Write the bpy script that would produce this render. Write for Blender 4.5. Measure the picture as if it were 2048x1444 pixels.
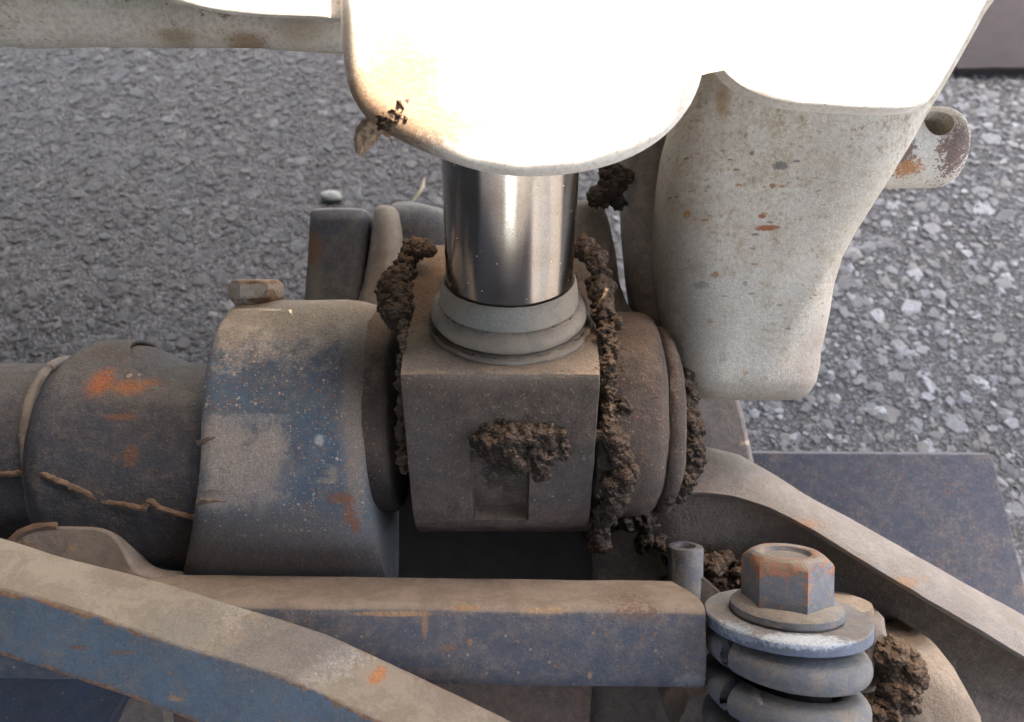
import bpy, bmesh, math, random
import numpy as np
from mathutils import Vector, Matrix, noise as mnoise
random.seed(7); rng = np.random.default_rng(7)
for o in list(bpy.data.objects): bpy.data.objects.remove(o, do_unlink=True)
scene = bpy.context.scene
COL = scene.collection
PI = math.pi
# ------------------------------------------------------------------ frame
PITCH = math.radians(33)                       # tilt of the machine's own frame (mm) in the world (m)
ROT = Matrix.Rotation(PITCH, 3, 'X')
ORG = Vector((0, 0, 0.35*math.cos(PITCH)))
def toW(p): return ROT @ (Vector(p)*0.001) + ORG
def dirW(d): return ROT @ Vector(d)
def W(u, v, z): k = (300.0 - z)/1500.0; return Vector(((u-1024)*k, (722-v)*k, z))
# ------------------------------------------------------------------ camera
cd = bpy.data.cameras.new('camera'); cam = bpy.data.objects.new('camera', cd); COL.objects.link(cam)
cam.location = toW((0, 0, 300)); cam.rotation_euler = (PITCH, 0, 0)
cd.sensor_width = 36; cd.lens = 36*1500/2048; cd.clip_start = 0.01; cd.clip_end = 400
cd.dof.use_dof = True; cd.dof.focus_distance = 0.292; cd.dof.aperture_fstop = 13
scene.camera = cam
# ------------------------------------------------------------------ light
SUN = Vector((0.28, 0.74, 0.60)).normalized()
SW = dirW(SUN)
wd = bpy.data.worlds.new('World'); scene.world = wd; wd.use_nodes = True
nt = wd.node_tree; bg = nt.nodes['Background']
sky = nt.nodes.new('ShaderNodeTexSky'); sky.sky_type = 'NISHITA'; sky.sun_disc = False
sky.sun_elevation = math.asin(SW.z); sky.sun_rotation = math.atan2(SW.x, SW.y)
sky.air_density = 1.0; sky.dust_density = 3.5; sky.ozone_density = 0.6
nt.links.new(sky.outputs[0], bg.inputs[0]); bg.inputs[1].default_value = 0.15
sl = bpy.data.lights.new('sun', 'SUN'); sl.energy = 4.5; sl.angle = math.radians(0.5); sl.color = (1, 0.93, 0.82)
so = bpy.data.objects.new('sun', sl); COL.objects.link(so)
so.rotation_euler = SW.to_track_quat('Z', 'Y').to_euler(); so.location = toW(SUN*900)
vs = scene.view_settings; vs.view_transform = 'Standard'; vs.look = 'None'; vs.gamma = 1; vs.use_curve_mapping = False
vs.exposure = 3.65
vs.use_white_balance = True; vs.white_balance_temperature = 7500; vs.white_balance_tint = 12
scene.render.resolution_x = 1024; scene.render.resolution_y = 722
# ------------------------------------------------------------------ node helpers
class NT:
    def __init__(s, name):
        s.m = bpy.data.materials.new(name); s.m.use_nodes = True
        s.t = s.m.node_tree; s.b = s.t.nodes['Principled BSDF']
    def n(s, typ, **kw):
        x = s.t.nodes.new(typ)
        for k, v in kw.items(): setattr(x, k, v)
        return x
    def link(s, a, b): s.t.links.new(a, b)
    def put(s, sock, val):
        if isinstance(val, bpy.types.NodeSocket): s.link(val, sock)
        elif val is not None: sock.default_value = val
    def math(s, op, a, b=None, c=None, clamp=False):
        x = s.n('ShaderNodeMath', operation=op, use_clamp=clamp)
        s.put(x.inputs[0], a); s.put(x.inputs[1], b)
        if c is not None: s.put(x.inputs[2], c)
        return x.outputs[0]
    def vmath(s, op, a, b=None):
        x = s.n('ShaderNodeVectorMath', operation=op); s.put(x.inputs[0], a)
        if b is not None: s.put(x.inputs[1], b)
        return x
    def step(s, val, lo, hi):
        x = s.n('ShaderNodeMapRange', interpolation_type='SMOOTHSTEP')
        s.put(x.inputs[0], val); x.inputs[1].default_value = lo; x.inputs[2].default_value = hi
        return x.outputs[0]
    def noise(s, vec, scale, detail=4, rough=.6, dist=0):
        x = s.n('ShaderNodeTexNoise'); s.put(x.inputs['Vector'], vec)
        x.inputs['Scale'].default_value = scale; x.inputs['Detail'].default_value = detail
        x.inputs['Roughness'].default_value = rough; x.inputs['Distortion'].default_value = dist
        return x.outputs[0]
    def mix(s, f, a, b, mode='MIX'):
        x = s.n('ShaderNodeMix', data_type='RGBA', blend_type=mode); s.put(x.inputs[0], f)
        for i, c in ((6, a), (7, b)):
            s.put(x.inputs[i], tuple(c)+(1,) if isinstance(c, (tuple, list)) and len(c) == 3 else c)
        return x.outputs[2]
    def pos(s):        # position in the machine's own frame, in mm
        g = s.n('ShaderNodeNewGeometry')
        a = s.vmath('SUBTRACT', g.outputs['Position'], tuple(ORG)).outputs[0]
        r = s.n('ShaderNodeVectorRotate', rotation_type='X_AXIS'); s.put(r.inputs['Vector'], a)
        r.inputs['Angle'].default_value = -PITCH
        v = s.n('ShaderNodeVectorMath', operation='SCALE'); s.put(v.inputs[0], r.outputs[0]); v.inputs['Scale'].default_value = 1000
        s.normal = g.outputs['Normal']
        return v.outputs[0]
    def bump(s, h, dist, strength=1.0, nrm=None):
        x = s.n('ShaderNodeBump'); s.put(x.inputs['Height'], h); x.inputs['Distance'].default_value = dist*.001
        x.inputs['Strength'].default_value = strength
        if nrm is not None: s.put(x.inputs['Normal'], nrm)
        return x.outputs[0]
DUST = (.47, .38, .30); DUSTR = (.26, .15, .085); RUST = (.22, .085, .04); BLUE = (.055, .095, .17); MUD = (.085, .058, .042)
UPV = Vector((0, .88, .47)).normalized()
def paint(name, base, base2=None, dust=DUST, lo=.55, hi=.95, film=.12, rust=.62, rustc=RUST, speck=.5, edge=1.0,
          blobs=(), rough=.7, bump=.25, grain=.6, grime=0, metallic=0, dustdir=UPV, kn=.5, fine=1.3, scratch=.35):
    """blobs: (u,v,z, rx,ry,rz (mm), soft, noise, colour, strength)"""
    N = NT(name); p = N.pos(); nrm = N.normal
    base2 = base2 or tuple(c*.65 for c in base)
    n1 = N.noise(p, .035, 5, .65); n2 = N.noise(p, fine, 4, .75); n3 = N.noise(p, .16, 6, .68, .3); n4 = N.noise(p, .07, 8, .72, .6)
    n5 = N.noise(p, .5, 6, .72, .25)
    c0 = lambda s_, k: N.math('MULTIPLY', N.math('SUBTRACT', s_, .5), k)
    add = lambda *a: a[0] if len(a) == 1 else N.math('ADD', a[0], add(*a[1:]))
    col = N.mix(N.step(add(n1, c0(n5, .3)), .36, .64), base, base2)
    col = N.mix(N.math('MULTIPLY', N.step(n5, .42, .66), .45), col, tuple(c*.5 for c in base))
    col = N.mix(N.math('MULTIPLY', N.step(n2, .52, .72), .4), col, tuple(min(1, c*1.7+.015) for c in base))
    # rust freckles, clustered, and pale chips
    if speck > 0:
        for sc_, am, cc_ in ((.42, .5, 0), (.95, .75, 1)):
            v = N.n('ShaderNodeTexVoronoi', feature='F1'); N.put(v.inputs['Vector'], p); v.inputs['Scale'].default_value = sc_
            d = add(v.outputs['Distance'], c0(n2, .5), .03)
            sel = N.n('ShaderNodeSeparateColor'); N.put(sel.inputs[0], v.outputs['Color'])
            pick = add(sel.outputs[0], c0(n4, 1.1)) if cc_ else sel.outputs[0]
            m = N.math('MULTIPLY', N.step(d, .34, .22), N.step(pick, 1-speck*am, 1-speck*am+.04))
            cA = tuple(c*.75 for c in rustc) if cc_ else rustc
            col = N.mix(N.math('MULTIPLY', m, .85), col, N.mix(N.step(sel.outputs[1], .6, .7), cA, tuple(c*.9 for c in dust)))
    # rust
    if rust < 1:
        at = N.n('ShaderNodeAttribute', attribute_name='edge')
        r = add(n4, N.math('MULTIPLY', at.outputs['Fac'], .16*edge), c0(n2, .14), c0(n5, .16))
        rm = N.step(r, rust, rust+.05)
        rc = N.mix(N.step(n5, .42, .6), rustc, tuple(c*.4 for c in rustc))
        rc = N.mix(N.step(n2, .58, .72), rc, (.36, .21, .11))
        col = N.mix(rm, col, rc)
    # thin uneven dust film, plus the dust bed on upward faces
    fm = N.step(add(N.math('MULTIPLY', n3, .6), N.math('MULTIPLY', n5, .35), N.math('MULTIPLY', n2, .25)), .48, .80)
    col = N.mix(N.math('ADD', film, N.math('MULTIPLY', fm, film*3.2), clamp=True), col, dust)
    dd = N.vmath('DOT_PRODUCT', nrm, tuple(dirW(dustdir))).outputs['Value']
    q = add(dd, c0(n3, kn*1.5), c0(n5, kn*1.0), c0(n2, kn*1.1))
    dm = N.math('MULTIPLY', N.step(q, lo, hi), .94)
    dcol = N.mix(N.step(add(n4, c0(n5, .35)), .4, .65), dust, tuple(c*.66 for c in dust))
    dcol = N.mix(N.math('MULTIPLY', N.step(n2, .54, .74), .5), dcol, tuple(c*1.35 for c in dust))
    dcol = N.mix(N.math('MULTIPLY', N.step(n2, .46, .30), .4), dcol, tuple(c*.5 for c in dust))
    col = N.mix(dm, col, dcol)
    if grime > 0:
        g1 = N.step(add(n4, c0(n5, .45), c0(n2, .25)), .50, .66); g2 = N.step(add(n3, c0(n5, .7), c0(n2, .5)), .60, .74)
        col = N.mix(N.math('MULTIPLY', g1, grime), col, (.36, .27, .18))
        col = N.mix(N.math('MULTIPLY', g2, grime), col, (.20, .155, .115))
        if grime < .35: grain_chips = 0
        else: grain_chips = .85
        mp = N.n('ShaderNodeMapping'); N.put(mp.inputs[0], p); mp.inputs['Rotation'].default_value = (0, 0, .5); mp.inputs['Scale'].default_value = (.28, .8, .5)
        v = N.n('ShaderNodeTexVoronoi', feature='F1'); N.put(v.inputs['Vector'], mp.outputs[0]); v.inputs['Scale'].default_value = .42
        sel = N.n('ShaderNodeSeparateColor'); N.put(sel.inputs[0], v.outputs['Color'])
        m = N.math('MULTIPLY', N.step(add(v.outputs['Distance'], c0(n2, .55), c0(n5, .3)), .22, .15), N.step(sel.outputs[0], .72, .74))
        col = N.mix(N.math('MULTIPLY', m, grain_chips), col, N.mix(N.step(sel.outputs[1], .45, .5), (.13, .125, .11), (.33, .16, .06)))
    for (u, vv, z, rx, ry, rz, soft, kn2, bc, st) in blobs:
        small = min(rx, ry) < 8
        c = W(u, vv, z)
        a = N.vmath('SUBTRACT', p, tuple(c)).outputs[0]
        a = N.vmath('DIVIDE', a, (rx, ry, rz))
        l = N.vmath('LENGTH', a.outputs[0]).outputs['Value']
        l = add(l, c0(n5, kn2*(3.6 if small else 1.2)), c0(n3, kn2*(1 if small else 2.2)), c0(n2, kn2*(1.6 if small else 1.2)))
        bm = N.math('MULTIPLY', N.step(l, 1+soft*.5, 1-soft*.5), st)
        bcc = N.mix(N.step(n2, .42, .62), tuple(x*.72 for x in bc), tuple(min(1, x*1.12) for x in bc))
        col = N.mix(bm, col, bcc)
    # fine scratches
    if scratch > 0:
        mp = N.n('ShaderNodeMapping'); N.put(mp.inputs[0], p); mp.inputs['Rotation'].default_value = (.3, .2, .75); mp.inputs['Scale'].default_value = (.06, 1.6, .5)
        sc = N.noise(mp.outputs[0], 1, 2, .5); m = N.math('MULTIPLY', N.step(sc, .70, .74), N.step(n3, .5, .62))
        col = N.mix(N.math('MULTIPLY', m, scratch), col, tuple(min(1, c*.9+.06) for c in dust))
    # pale hair-like flecks and grains
    if grain > 0:
        for rot, scl, am in (((.4, .9, .6), (1, .35, .8), .22), ((.1, .3, 1.9), (1, .3, 1), .16)):
            v = N.n('ShaderNodeTexVoronoi', feature='F1'); mp = N.n('ShaderNodeMapping'); N.put(mp.inputs[0], p)
            mp.inputs['Rotation'].default_value = rot; mp.inputs['Scale'].default_value = scl; N.put(v.inputs['Vector'], mp.outputs[0])
            v.inputs['Scale'].default_value = .9
            sel = N.n('ShaderNodeSeparateColor'); N.put(sel.inputs[0], v.outputs['Color'])
            m = N.math('MULTIPLY', N.step(v.outputs['Distance'], .17, .1), N.step(sel.outputs[0], 1-grain*am, 1-grain*am+.02))
            col = N.mix(N.math('MULTIPLY', m, N.math('ADD', .25, N.math('MULTIPLY', sel.outputs[2], .6))), col, (.46, .39, .30))
    N.link(col, N.b.inputs['Base Color'])
    rr = add(rough-.08, N.math('MULTIPLY', dm, .2), N.math('MULTIPLY', n5, .16))
    N.put(N.b.inputs['Roughness'], N.math('MINIMUM', rr, 1.0)); N.b.inputs['Metallic'].default_value = metallic
    N.b.inputs['Specular IOR Level'].default_value = .35
    h = add(N.math('MULTIPLY', n2, .45), N.math('MULTIPLY', n5, .8), N.math('MULTIPLY', n3, 1.6), N.math('MULTIPLY', dm, .25))
    N.put(N.b.inputs['Normal'], N.bump(h, bump*1.5))
    return N.m
def mudmat(name, c1, c2, c3):
    N = NT(name); p = N.pos(); nrm = N.normal
    n1 = N.noise(p, .12, 5, .7); n2 = N.noise(p, 1.6, 4, .75); n3 = N.noise(p, .5, 5, .7)
    col = N.mix(N.step(n1, .4, .62), c1, c2)
    dd = N.vmath('DOT_PRODUCT', nrm, tuple(dirW(UPV))).outputs['Value']
    q = N.math('ADD', dd, N.math('MULTIPLY', N.math('SUBTRACT', n3, .5), 1.3))
    col = N.mix(N.step(q, .15, .9), col, c3)
    col = N.mix(N.step(n2, .6, .72), col, tuple(min(1, c*1.7) for c in c3))
    N.link(col, N.b.inputs['Base Color']); N.b.inputs['Roughness'].default_value = 1; N.b.inputs['Specular IOR Level'].default_value = .1
    N.put(N.b.inputs['Normal'], N.bump(N.math('ADD', n2, N.math('MULTIPLY', n3, 2)), 1.0))
    return N.m
def plain(name, c, rough=.7, metallic=0, ns=.3, var=.5, bump=.3):
    N = NT(name); p = N.pos(); n = N.noise(p, ns, 6, .7)
    N.link(N.mix(N.step(n, .35, .68), c, tuple(x*(1-var) for x in c)), N.b.inputs['Base Color'])
    N.b.inputs['Roughness'].default_value = rough; N.b.inputs['Metallic'].default_value = metallic
    N.put(N.b.inputs['Normal'], N.bump(N.noise(p, 1.2, 4, .7), bump))
    return N.m
# ------------------------------------------------------------------ object helpers
def thing(name, label, cat, base, group=None):
    o = bpy.data.objects.new(name, None); COL.objects.link(o); o.empty_display_size = .01
    o.location = toW(base); o['label'] = label; o['category'] = cat
    if group: o['group'] = group
    return o
def mesh_obj(name, V, F, mat, parent=None, smooth=True, sharp=40, edge=None, label=None, cat=None, group=None, kind=None, bevel=0, segs=2, attrs=None, mats=None, fmat=None):
    pts = [toW(v) for v in V]
    if parent is not None: org = Vector(parent['org']) if 'org' in parent else parent.location.copy()
    else:
        org = Vector((sum(p.x for p in pts)/len(pts), sum(p.y for p in pts)/len(pts), min(p.z for p in pts)))
    me = bpy.data.meshes.new(name); me.from_pydata([tuple(p-org) for p in pts], [], F); me.update()
    bm = bmesh.new(); bm.from_mesh(me); bmesh.ops.recalc_face_normals(bm, faces=bm.faces); bm.to_mesh(me); bm.free()
    me.materials.append(mat)
    if mats: [me.materials.append(x) for x in mats]
    if fmat: me.polygons.foreach_set('material_index', fmat)
    if smooth:
        me.polygons.foreach_set('use_smooth', [True]*len(me.polygons)); me.set_sharp_from_angle(angle=math.radians(sharp))
    if edge is not None:
        a = me.attributes.new('edge', 'FLOAT', 'POINT'); a.data.foreach_set('value', edge)
    o = bpy.data.objects.new(name, me); COL.objects.link(o)
    if parent is not None: o.parent = parent        # thing roots have no rotation: local = world - root
    else: o.location = org
    if parent is not None and parent.type == 'MESH': o.location = (0, 0, 0)
    if bevel:
        b = o.modifiers.new('bevel', 'BEVEL'); b.width = bevel*.001; b.segments = segs; b.limit_method = 'ANGLE'; b.angle_limit = math.radians(35)
    if label: o['label'] = label
    if cat: o['category'] = cat
    if group: o['group'] = group
    if kind: o['kind'] = kind
    o['org'] = tuple(org)
    return o
def frame_axis(d):
    d = Vector(d).normalized(); h = Vector((0, 0, 1)) if abs(d.z) < .9 else Vector((1, 0, 0))
    s = d.cross(h).normalized(); return d, s, d.cross(s).normalized()
def rgh(p, amp, sc=.08):
    n = mnoise.noise_vector(p*sc) + .5*mnoise.noise_vector(p*sc*2.7); return p + n*amp
def lathe(p0, d, prof, seg=64, amp=0, sc=.08, caps=True, th0=0, th1=2*PI):
    d, s, t = frame_axis(d); p0 = Vector(p0); V = []; F = []; closed = abs(th1-th0-2*PI) < 1e-6
    n = seg if closed else seg+1
    for (h, r) in prof:
        for i in range(n):
            a = th0+(th1-th0)*i/seg; q = p0+d*h+(s*math.cos(a)+t*math.sin(a))*r
            V.append(rgh(q, amp, sc) if amp else q)
    for j in range(len(prof)-1):
        for i in range(seg):
            k = (i+1) % n; F.append((j*n+i, j*n+k, (j+1)*n+k, (j+1)*n+i))
    if caps and closed:
        F.append(tuple(range(n))); F.append(tuple((len(prof)-1)*n+i for i in range(n)))
    return V, F
def loft(rings, caps=True, amp=0, sc=.08):
    n = len(rings[0]); V = [rgh(Vector(p), amp, sc) if amp else Vector(p) for r in rings for p in r]; F = []
    for j in range(len(rings)-1):
        for i in range(n): F.append((j*n+i, j*n+(i+1) % n, (j+1)*n+(i+1) % n, (j+1)*n+i))
    if caps: F.append(tuple(range(n))); F.append(tuple((len(rings)-1)*n+i for i in range(n)))
    return V, F
def smooth_poly(pts, n):      # catmull-rom through an open list
    P = [Vector(p) for p in pts]; P = [2*P[0]-P[1]]+P+[2*P[-1]-P[-2]]; out = []
    for i in range(1, len(P)-2):
        for k in range(n):
            t = k/n; a, b, c, d = P[i-1:i+3]
            out.append(.5*((2*b)+(c-a)*t+(2*a-5*b+4*c-d)*t*t+(3*b-3*c+d-a)*t**3))
    out.append(P[-2]); return out
def tube(path, r, seg=10, amp=0, rf=None, sc=.3):
    P = [Vector(p) for p in path]; rings = []
    for i, p in enumerate(P):
        d = (P[min(i+1, len(P)-1)]-P[max(i-1, 0)]).normalized(); _, s, t = frame_axis(d)
        rr = rf(i/(len(P)-1))*r if rf else r
        rings.append([p+(s*math.cos(a)+t*math.sin(a))*rr for a in [2*PI*k/seg for k in range(seg)]])
    return loft(rings, True, amp, sc)
def prism(poly, depth, zf=None):   # poly: [(u,v,z)] front outline, extruded away along the sight-independent -z axis of the machine frame
    fr = [W(*p) for p in poly]; n = len(fr)
    bk = [p+Vector((0, 0, -depth)) for p in fr]
    V = fr+bk; F = [tuple(range(n)), tuple(range(2*n-1, n-1, -1))]+[(i, (i+1) % n, n+(i+1) % n, n+i) for i in range(n)]
    return V, F
def densify(V, F, cuts, amp, sc=.08):
    bm = bmesh.new(); vs_ = [bm.verts.new(v) for v in V]
    for f in F: bm.faces.new([vs_[i] for i in f])
    bmesh.ops.triangulate(bm, faces=[f for f in bm.faces if len(f.verts) > 4])
    bmesh.ops.subdivide_edges(bm, edges=bm.edges, cuts=cuts, use_grid_fill=True)
    bm.verts.index_update()
    V2 = [rgh(v.co.copy(), amp, sc) for v in bm.verts]; F2 = [tuple(v.index for v in f.verts) for f in bm.faces]; bm.free(); return V2, F2
def join(*parts):
    V = []; F = []
    for v, f in parts:
        o = len(V); V += list(v); F += [tuple(i+o for i in q) for q in f]
    return V, F
SIDE_SC = bpy.data.scenes.new('mud_work')
def _ico_arr(sub):
    b = bmesh.new(); bmesh.ops.create_icosphere(b, subdivisions=sub, radius=1)
    v = np.array([tuple(x.co) for x in b.verts]); b.verts.index_update(); f = np.array([[x.index for x in q.verts] for q in b.faces]); b.free(); return v, f
ICO = {1: _ico_arr(1), 2: _ico_arr(2)}
def crumbs(spec, dens=1.0, jit=.5, seed=1):
    """spec: list of (u,v,z,r_mm) - returns joined crumb blobs in machine-frame mm"""
    R = random.Random(seed); VV = []; FF = []; o = 0
    for (u, v, z, r) in spec:
        c = W(u, v, z); k = max(4, int(dens*16*r**.8))
        for i in range(k):
            d = Vector((R.gauss(0, 1), R.gauss(0, 1), R.gauss(0, 1))).normalized()*r*jit*R.random()**.5*1.5
            rr = r*R.uniform(.10, .42)*(1.0 if R.random() < .8 else 1.3) if i else r*.7
            iv, fi = ICO[1 if rr < 1.5 else 2]
            VV.append(iv*rr*np.array([R.uniform(.7, 1.2), R.uniform(.7, 1.3), R.uniform(.6, 1.1)])+np.array(c+d)); FF.append(fi+o); o += len(iv)
    V = np.concatenate(VV); F = np.concatenate(FF)
    me = bpy.data.meshes.new('tmp'); me.from_pydata(V.tolist(), [], F.tolist()); return me
def mud(name, spec, mat, label, cat='mud', vox=.42, amp=.4, dens=1.0, jit=.6, seed=1, parent=None, **kw):
    me = crumbs(spec, dens, jit, seed); o = bpy.data.objects.new('tmp', me); SIDE_SC.collection.objects.link(o)
    r = o.modifiers.new('r', 'REMESH'); r.mode = 'VOXEL'; r.voxel_size = vox
    SIDE_SC.view_layers[0].update(); dg = SIDE_SC.view_layers[0].depsgraph; m2 = bpy.data.meshes.new_from_object(o.evaluated_get(dg))
    bpy.data.objects.remove(o, do_unlink=True)
    V = [];
    for v in m2.vertices:
        n = v.normal; p = v.co
        h = mnoise.noise(p*.45)*.9+mnoise.noise(p*1.3)*.8+mnoise.noise(p*2.6)*.4-5*max(0, .16-abs(mnoise.noise(p*.5+Vector((9, 0, 0)))))
        V.append(p+n*h*amp*1.2)
    F = [tuple(q.vertices) for q in m2.polygons]
    return mesh_obj(name, V, F, mat, parent, sharp=180, label=label, cat=cat, **kw)
# ------------------------------------------------------------------ materials
M = {}
M['rodblk'] = paint('dusty_brown_casting', (.048, .037, .035), (.033, .027, .028), dust=(.36, .265, .19), lo=.62, hi=.86, film=.075, rust=.74, speck=.12, bump=.5, grain=1.3, kn=.3,
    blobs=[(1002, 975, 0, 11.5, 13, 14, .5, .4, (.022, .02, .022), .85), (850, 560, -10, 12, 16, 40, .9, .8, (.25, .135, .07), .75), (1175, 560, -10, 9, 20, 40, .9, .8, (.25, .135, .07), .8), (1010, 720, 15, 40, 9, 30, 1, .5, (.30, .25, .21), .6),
           (860, 900, 5, 16, 22, 20, 1.2, .4, (.10, .09, .087), .5), (1140, 990, 5, 20, 16, 20, 1.2, .4, (.075, .075, .08), .5)])
M['lug'] = paint('blue_paint_dusty', (.040, .086, .136), (.046, .070, .098), lo=.72, hi=1.05, film=.035, grime=.12, rust=.655, speck=.95, bump=.35, grain=.35, kn=.35,
    blobs=[(735, 600, -35, 10, 9, 40, .9, .8, (.26, .15, .085), .85), (500, 945, 2, 14, 15, 30, .8, .85, (.29, .25, .22), .93), (440, 900, 4, 12, 13, 30, .8, .8, (.29, .25, .22), .93), (545, 885, 4, 6, 8, 30, .8, .8, (.29, .25, .22), .9), (430, 990, 0, 10, 7, 30, .8, .8, (.29, .25, .22), .9), (560, 1110, -20, 70, 20, 40, 1.2, .6, (.17, .15, .135), .7), (712, 800, 0, 4.5, 46, 40, 1, .5, (.25, .205, .17), .8),
           (700, 1025, -5, 2.2, 7, 20, .9, .8, (.22, .085, .04), .75), (682, 996, -2, 5, 2, 20, .9, .9, (.22, .085, .04), .75), (712, 1050, -8, 1.6, 3, 20, .9, .8, (.22, .085, .04), .75), (655, 960, 0, 4, 1.2, 20, .9, .9, (.24, .22, .18), .6), (590, 620, -20, 50, 9, 40, .8, .5, (.34, .265, .20), .7), (500, 838, 8, 13, 2, 20, .9, .8, (.25, .24, .235), .6), (640, 880, 4, 1.8, 2, 20, .8, .6, (.42, .43, .43), .7), (665, 948, 4, 2, 3, 20, .8, .6, (.22, .2, .17), .8), (600, 670, 0, 4, .8, 30, .9, .8, (.36, .33, .30), .4)])
M['boss'] = paint('boss_brown_dust_shade', (.06, .048, .042), (.045, .038, .036), dust=(.27, .185, .13), lo=.62, hi=1.0, film=.07, rust=.7, speck=.2, bump=.55, grain=1.0, kn=.4,
    blobs=[(755, 1000, -20, 16, 20, 50, 1.3, .3, (.014, .012, .012), .95), (755, 615, -20, 14, 14, 40, .9, .6, (.24, .13, .075), .85), (1270, 650, -15, 13, 9, 40, .9, .6, (.24, .14, .085), .7)])  # first blob paints the black shade under the left boss
M['collar'] = paint('collar_dust', (.17, .165, .155), (.13, .125, .12), dust=(.27, .225, .18), lo=.1, hi=1.0, film=.45, rust=.80, speck=.05, bump=.3, grain=.6, kn=.5,
    blobs=[(985, 640, 20, 18, 5, 20, 1, .8, (.27, .28, .27), .6)])
M['tube'] = paint('dark_blue_tube', (.035, .045, .065), (.028, .036, .055), dust=(.155, .135, .12), lo=.6, hi=1.15, film=.1, grime=.14, rust=.62, speck=.4, bump=.8, grain=.1, kn=.4,
    blobs=[(190, 765, -20, 5, 5, 60, 1, .75, (.40, .125, .045), .9), (250, 775, -20, 7, 3, 60, 1, .85, (.36, .13, .05), .85), (255, 832, -20, 6, 1.2, 60, 1, .8, (.27, .11, .05), .7), (285, 905, -20, 3, 4, 60, 1, .9, (.25, .11, .05), .6), (175, 700, -20, 12, 4, 60, 1.2, .8, (.13, .09, .06), .6), (236, 752, -20, .9, .9, 60, .6, .4, (.5, .36, .28), .8)])
M['weld'] = paint('weld_bead', (.11, .125, .15), (.09, .095, .11), dust=(.2, .16, .13), lo=.3, hi=.9, film=.3, rust=.7, speck=0, grain=0, bump=.4)
M['seam'] = paint('rusty_seam', (.13, .085, .06), (.08, .06, .05), dust=(.2, .13, .09), lo=.3, hi=.9, film=.3, rust=.6, speck=0, grain=0, bump=.4)
M['bar'] = paint('blue_bar', (.034, .058, .096), (.032, .048, .078), dust=(.27, .215, .175), lo=.62, hi=.88, film=.10, grime=.12, rust=.70, speck=.2, bump=.2, grain=.12, kn=.12,
    blobs=[(790, 1225, 12, 14, 1.0, 10, .8, .45, (.33, .21, .12), .9), (850, 1245, 13, 1.3, 5, 10, .8, .5, (.27, .16, .10), .85), (930, 1215, 12, 5, .9, 12, .8, .8, (.34, .2, .11), .8), (1095, 1220, 12, 8, 1.2, 12, .8, 1.0, (.36, .25, .15), .75), (1265, 1212, 5, 9, 3, 12, .8, 1.4, (.16, .10, .07), .8),
           (895, 1293, 13, 3.2, 1.2, 12, .8, .8, (.22, .12, .075), .7), (940, 1283, 13, 1.1, 1.4, 12, .6, .5, (.28, .16, .1), .8), (1180, 1350, 13, .9, 1.6, 12, .6, .5, (.33, .22, .14), .8), (1380, 1360, 13, 6, 3, 12, .9, 1.0, (.28, .30, .31), .55), (760, 1190, -25, 30, 9, 6, .9, 1.6, (.2, .175, .155), .6)])
M['beam'] = paint('blue_beam', (.080, .140, .200), (.065, .112, .162), dust=(.27, .225, .18), lo=.55, hi=.8, film=.07, grime=.14, rust=.655, speck=.25, bump=.2, grain=.0, kn=.22, edge=1.5, rustc=(.30, .15, .085),
    blobs=[(745, 1375, 35, 2.8, 1.8, 30, .7, .6, (.42, .17, .07), .9), (735, 1350, 35, 1.4, 1, 30, .7, .5, (.6, .5, .4), .8), (165, 1290, 36, 3, .8, 30, .7, .8, (.24, .12, .075), .8), (250, 1300, 36, 5, .7, 30, .7, .9, (.25, .13, .08), .7), (360, 1390, 34, 3, 1.2, 30, .7, .9, (.4, .24, .13), .7), (660, 1340, 34, 9, 3, 30, .8, 1.8, (.42, .4, .38), .6), (450, 1225, 28, 6, 7, 30, .8, 1.7, (.42, .4, .38), .4),
           (590, 1290, 28, 22, 9, 30, 1.0, 1.2, (.15, .15, .155), .6), (370, 1250, 28, 12, 6, 30, 1.0, 1.2, (.17, .165, .16), .5)])
M['white'] = paint('white_paint_dirty', (.66, .63, .56), (.56, .52, .44), dust=(.40, .31, .215), lo=.85, hi=1.7, film=.17, rust=.76, speck=.16, grime=.55, bump=.3, grain=.1, kn=1.1, rustc=(.26, .14, .07), scratch=.2,
    blobs=[(1535, 455, -12, 5.5, 1.2, 20, .4, .5, (.34, .12, .05), .95), (1525, 432, -12, 1.5, .9, 20, .4, .5, (.34, .12, .05), .95), (1560, 332, -12, 3, 1.6, 20, .5, .8, (.16, .15, .14), .85), (1545, 372, -12, 1.2, 1, 20, .5, .5, (.3, .16, .07), .9), (1502, 308, -12, 1, 1, 20, .5, .5, (.2, .16, .12), .9), (1495, 565, -12, 1, 1, 20, .5, .5, (.2, .18, .15), .9),
           (1435, 548, -12, 1.6, 1.2, 20, .5, .5, (.34, .16, .05), .95), (1408, 568, -12, 3, 1.4, 20, .5, .8, (.13, .14, .14), .9), (1505, 747, -12, 1.2, 1.2, 20, .5, .4, (.5, .2, .05), .95), (1452, 715, -14, 1.6, 3, 20, .5, .8, (.3, .28, .24), .8), (1370, 432, -20, 1.6, 1.6, 20, .5, .5, (.5, .25, .06), .95), (1440, 210, -15, 2.5, 7, 20, .8, 1, (.45, .28, .15), .7),
           (1300, 650, -30, 22, 60, 60, 1.3, .4, (.16, .125, .105), .8), (1620, 740, -30, 14, 24, 40, 1.2, .6, (.3, .255, .22), .75), (1500, 800, -30, 60, 9, 40, 1.2, .5, (.25, .22, .19), .7), (1690, 420, -12, 18, 26, 30, 1.4, 1.3, (.48, .42, .34), .5), (1480, 690, -12, 30, 30, 30, 1.4, 1.3, (.45, .43, .38), .5)])
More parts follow.
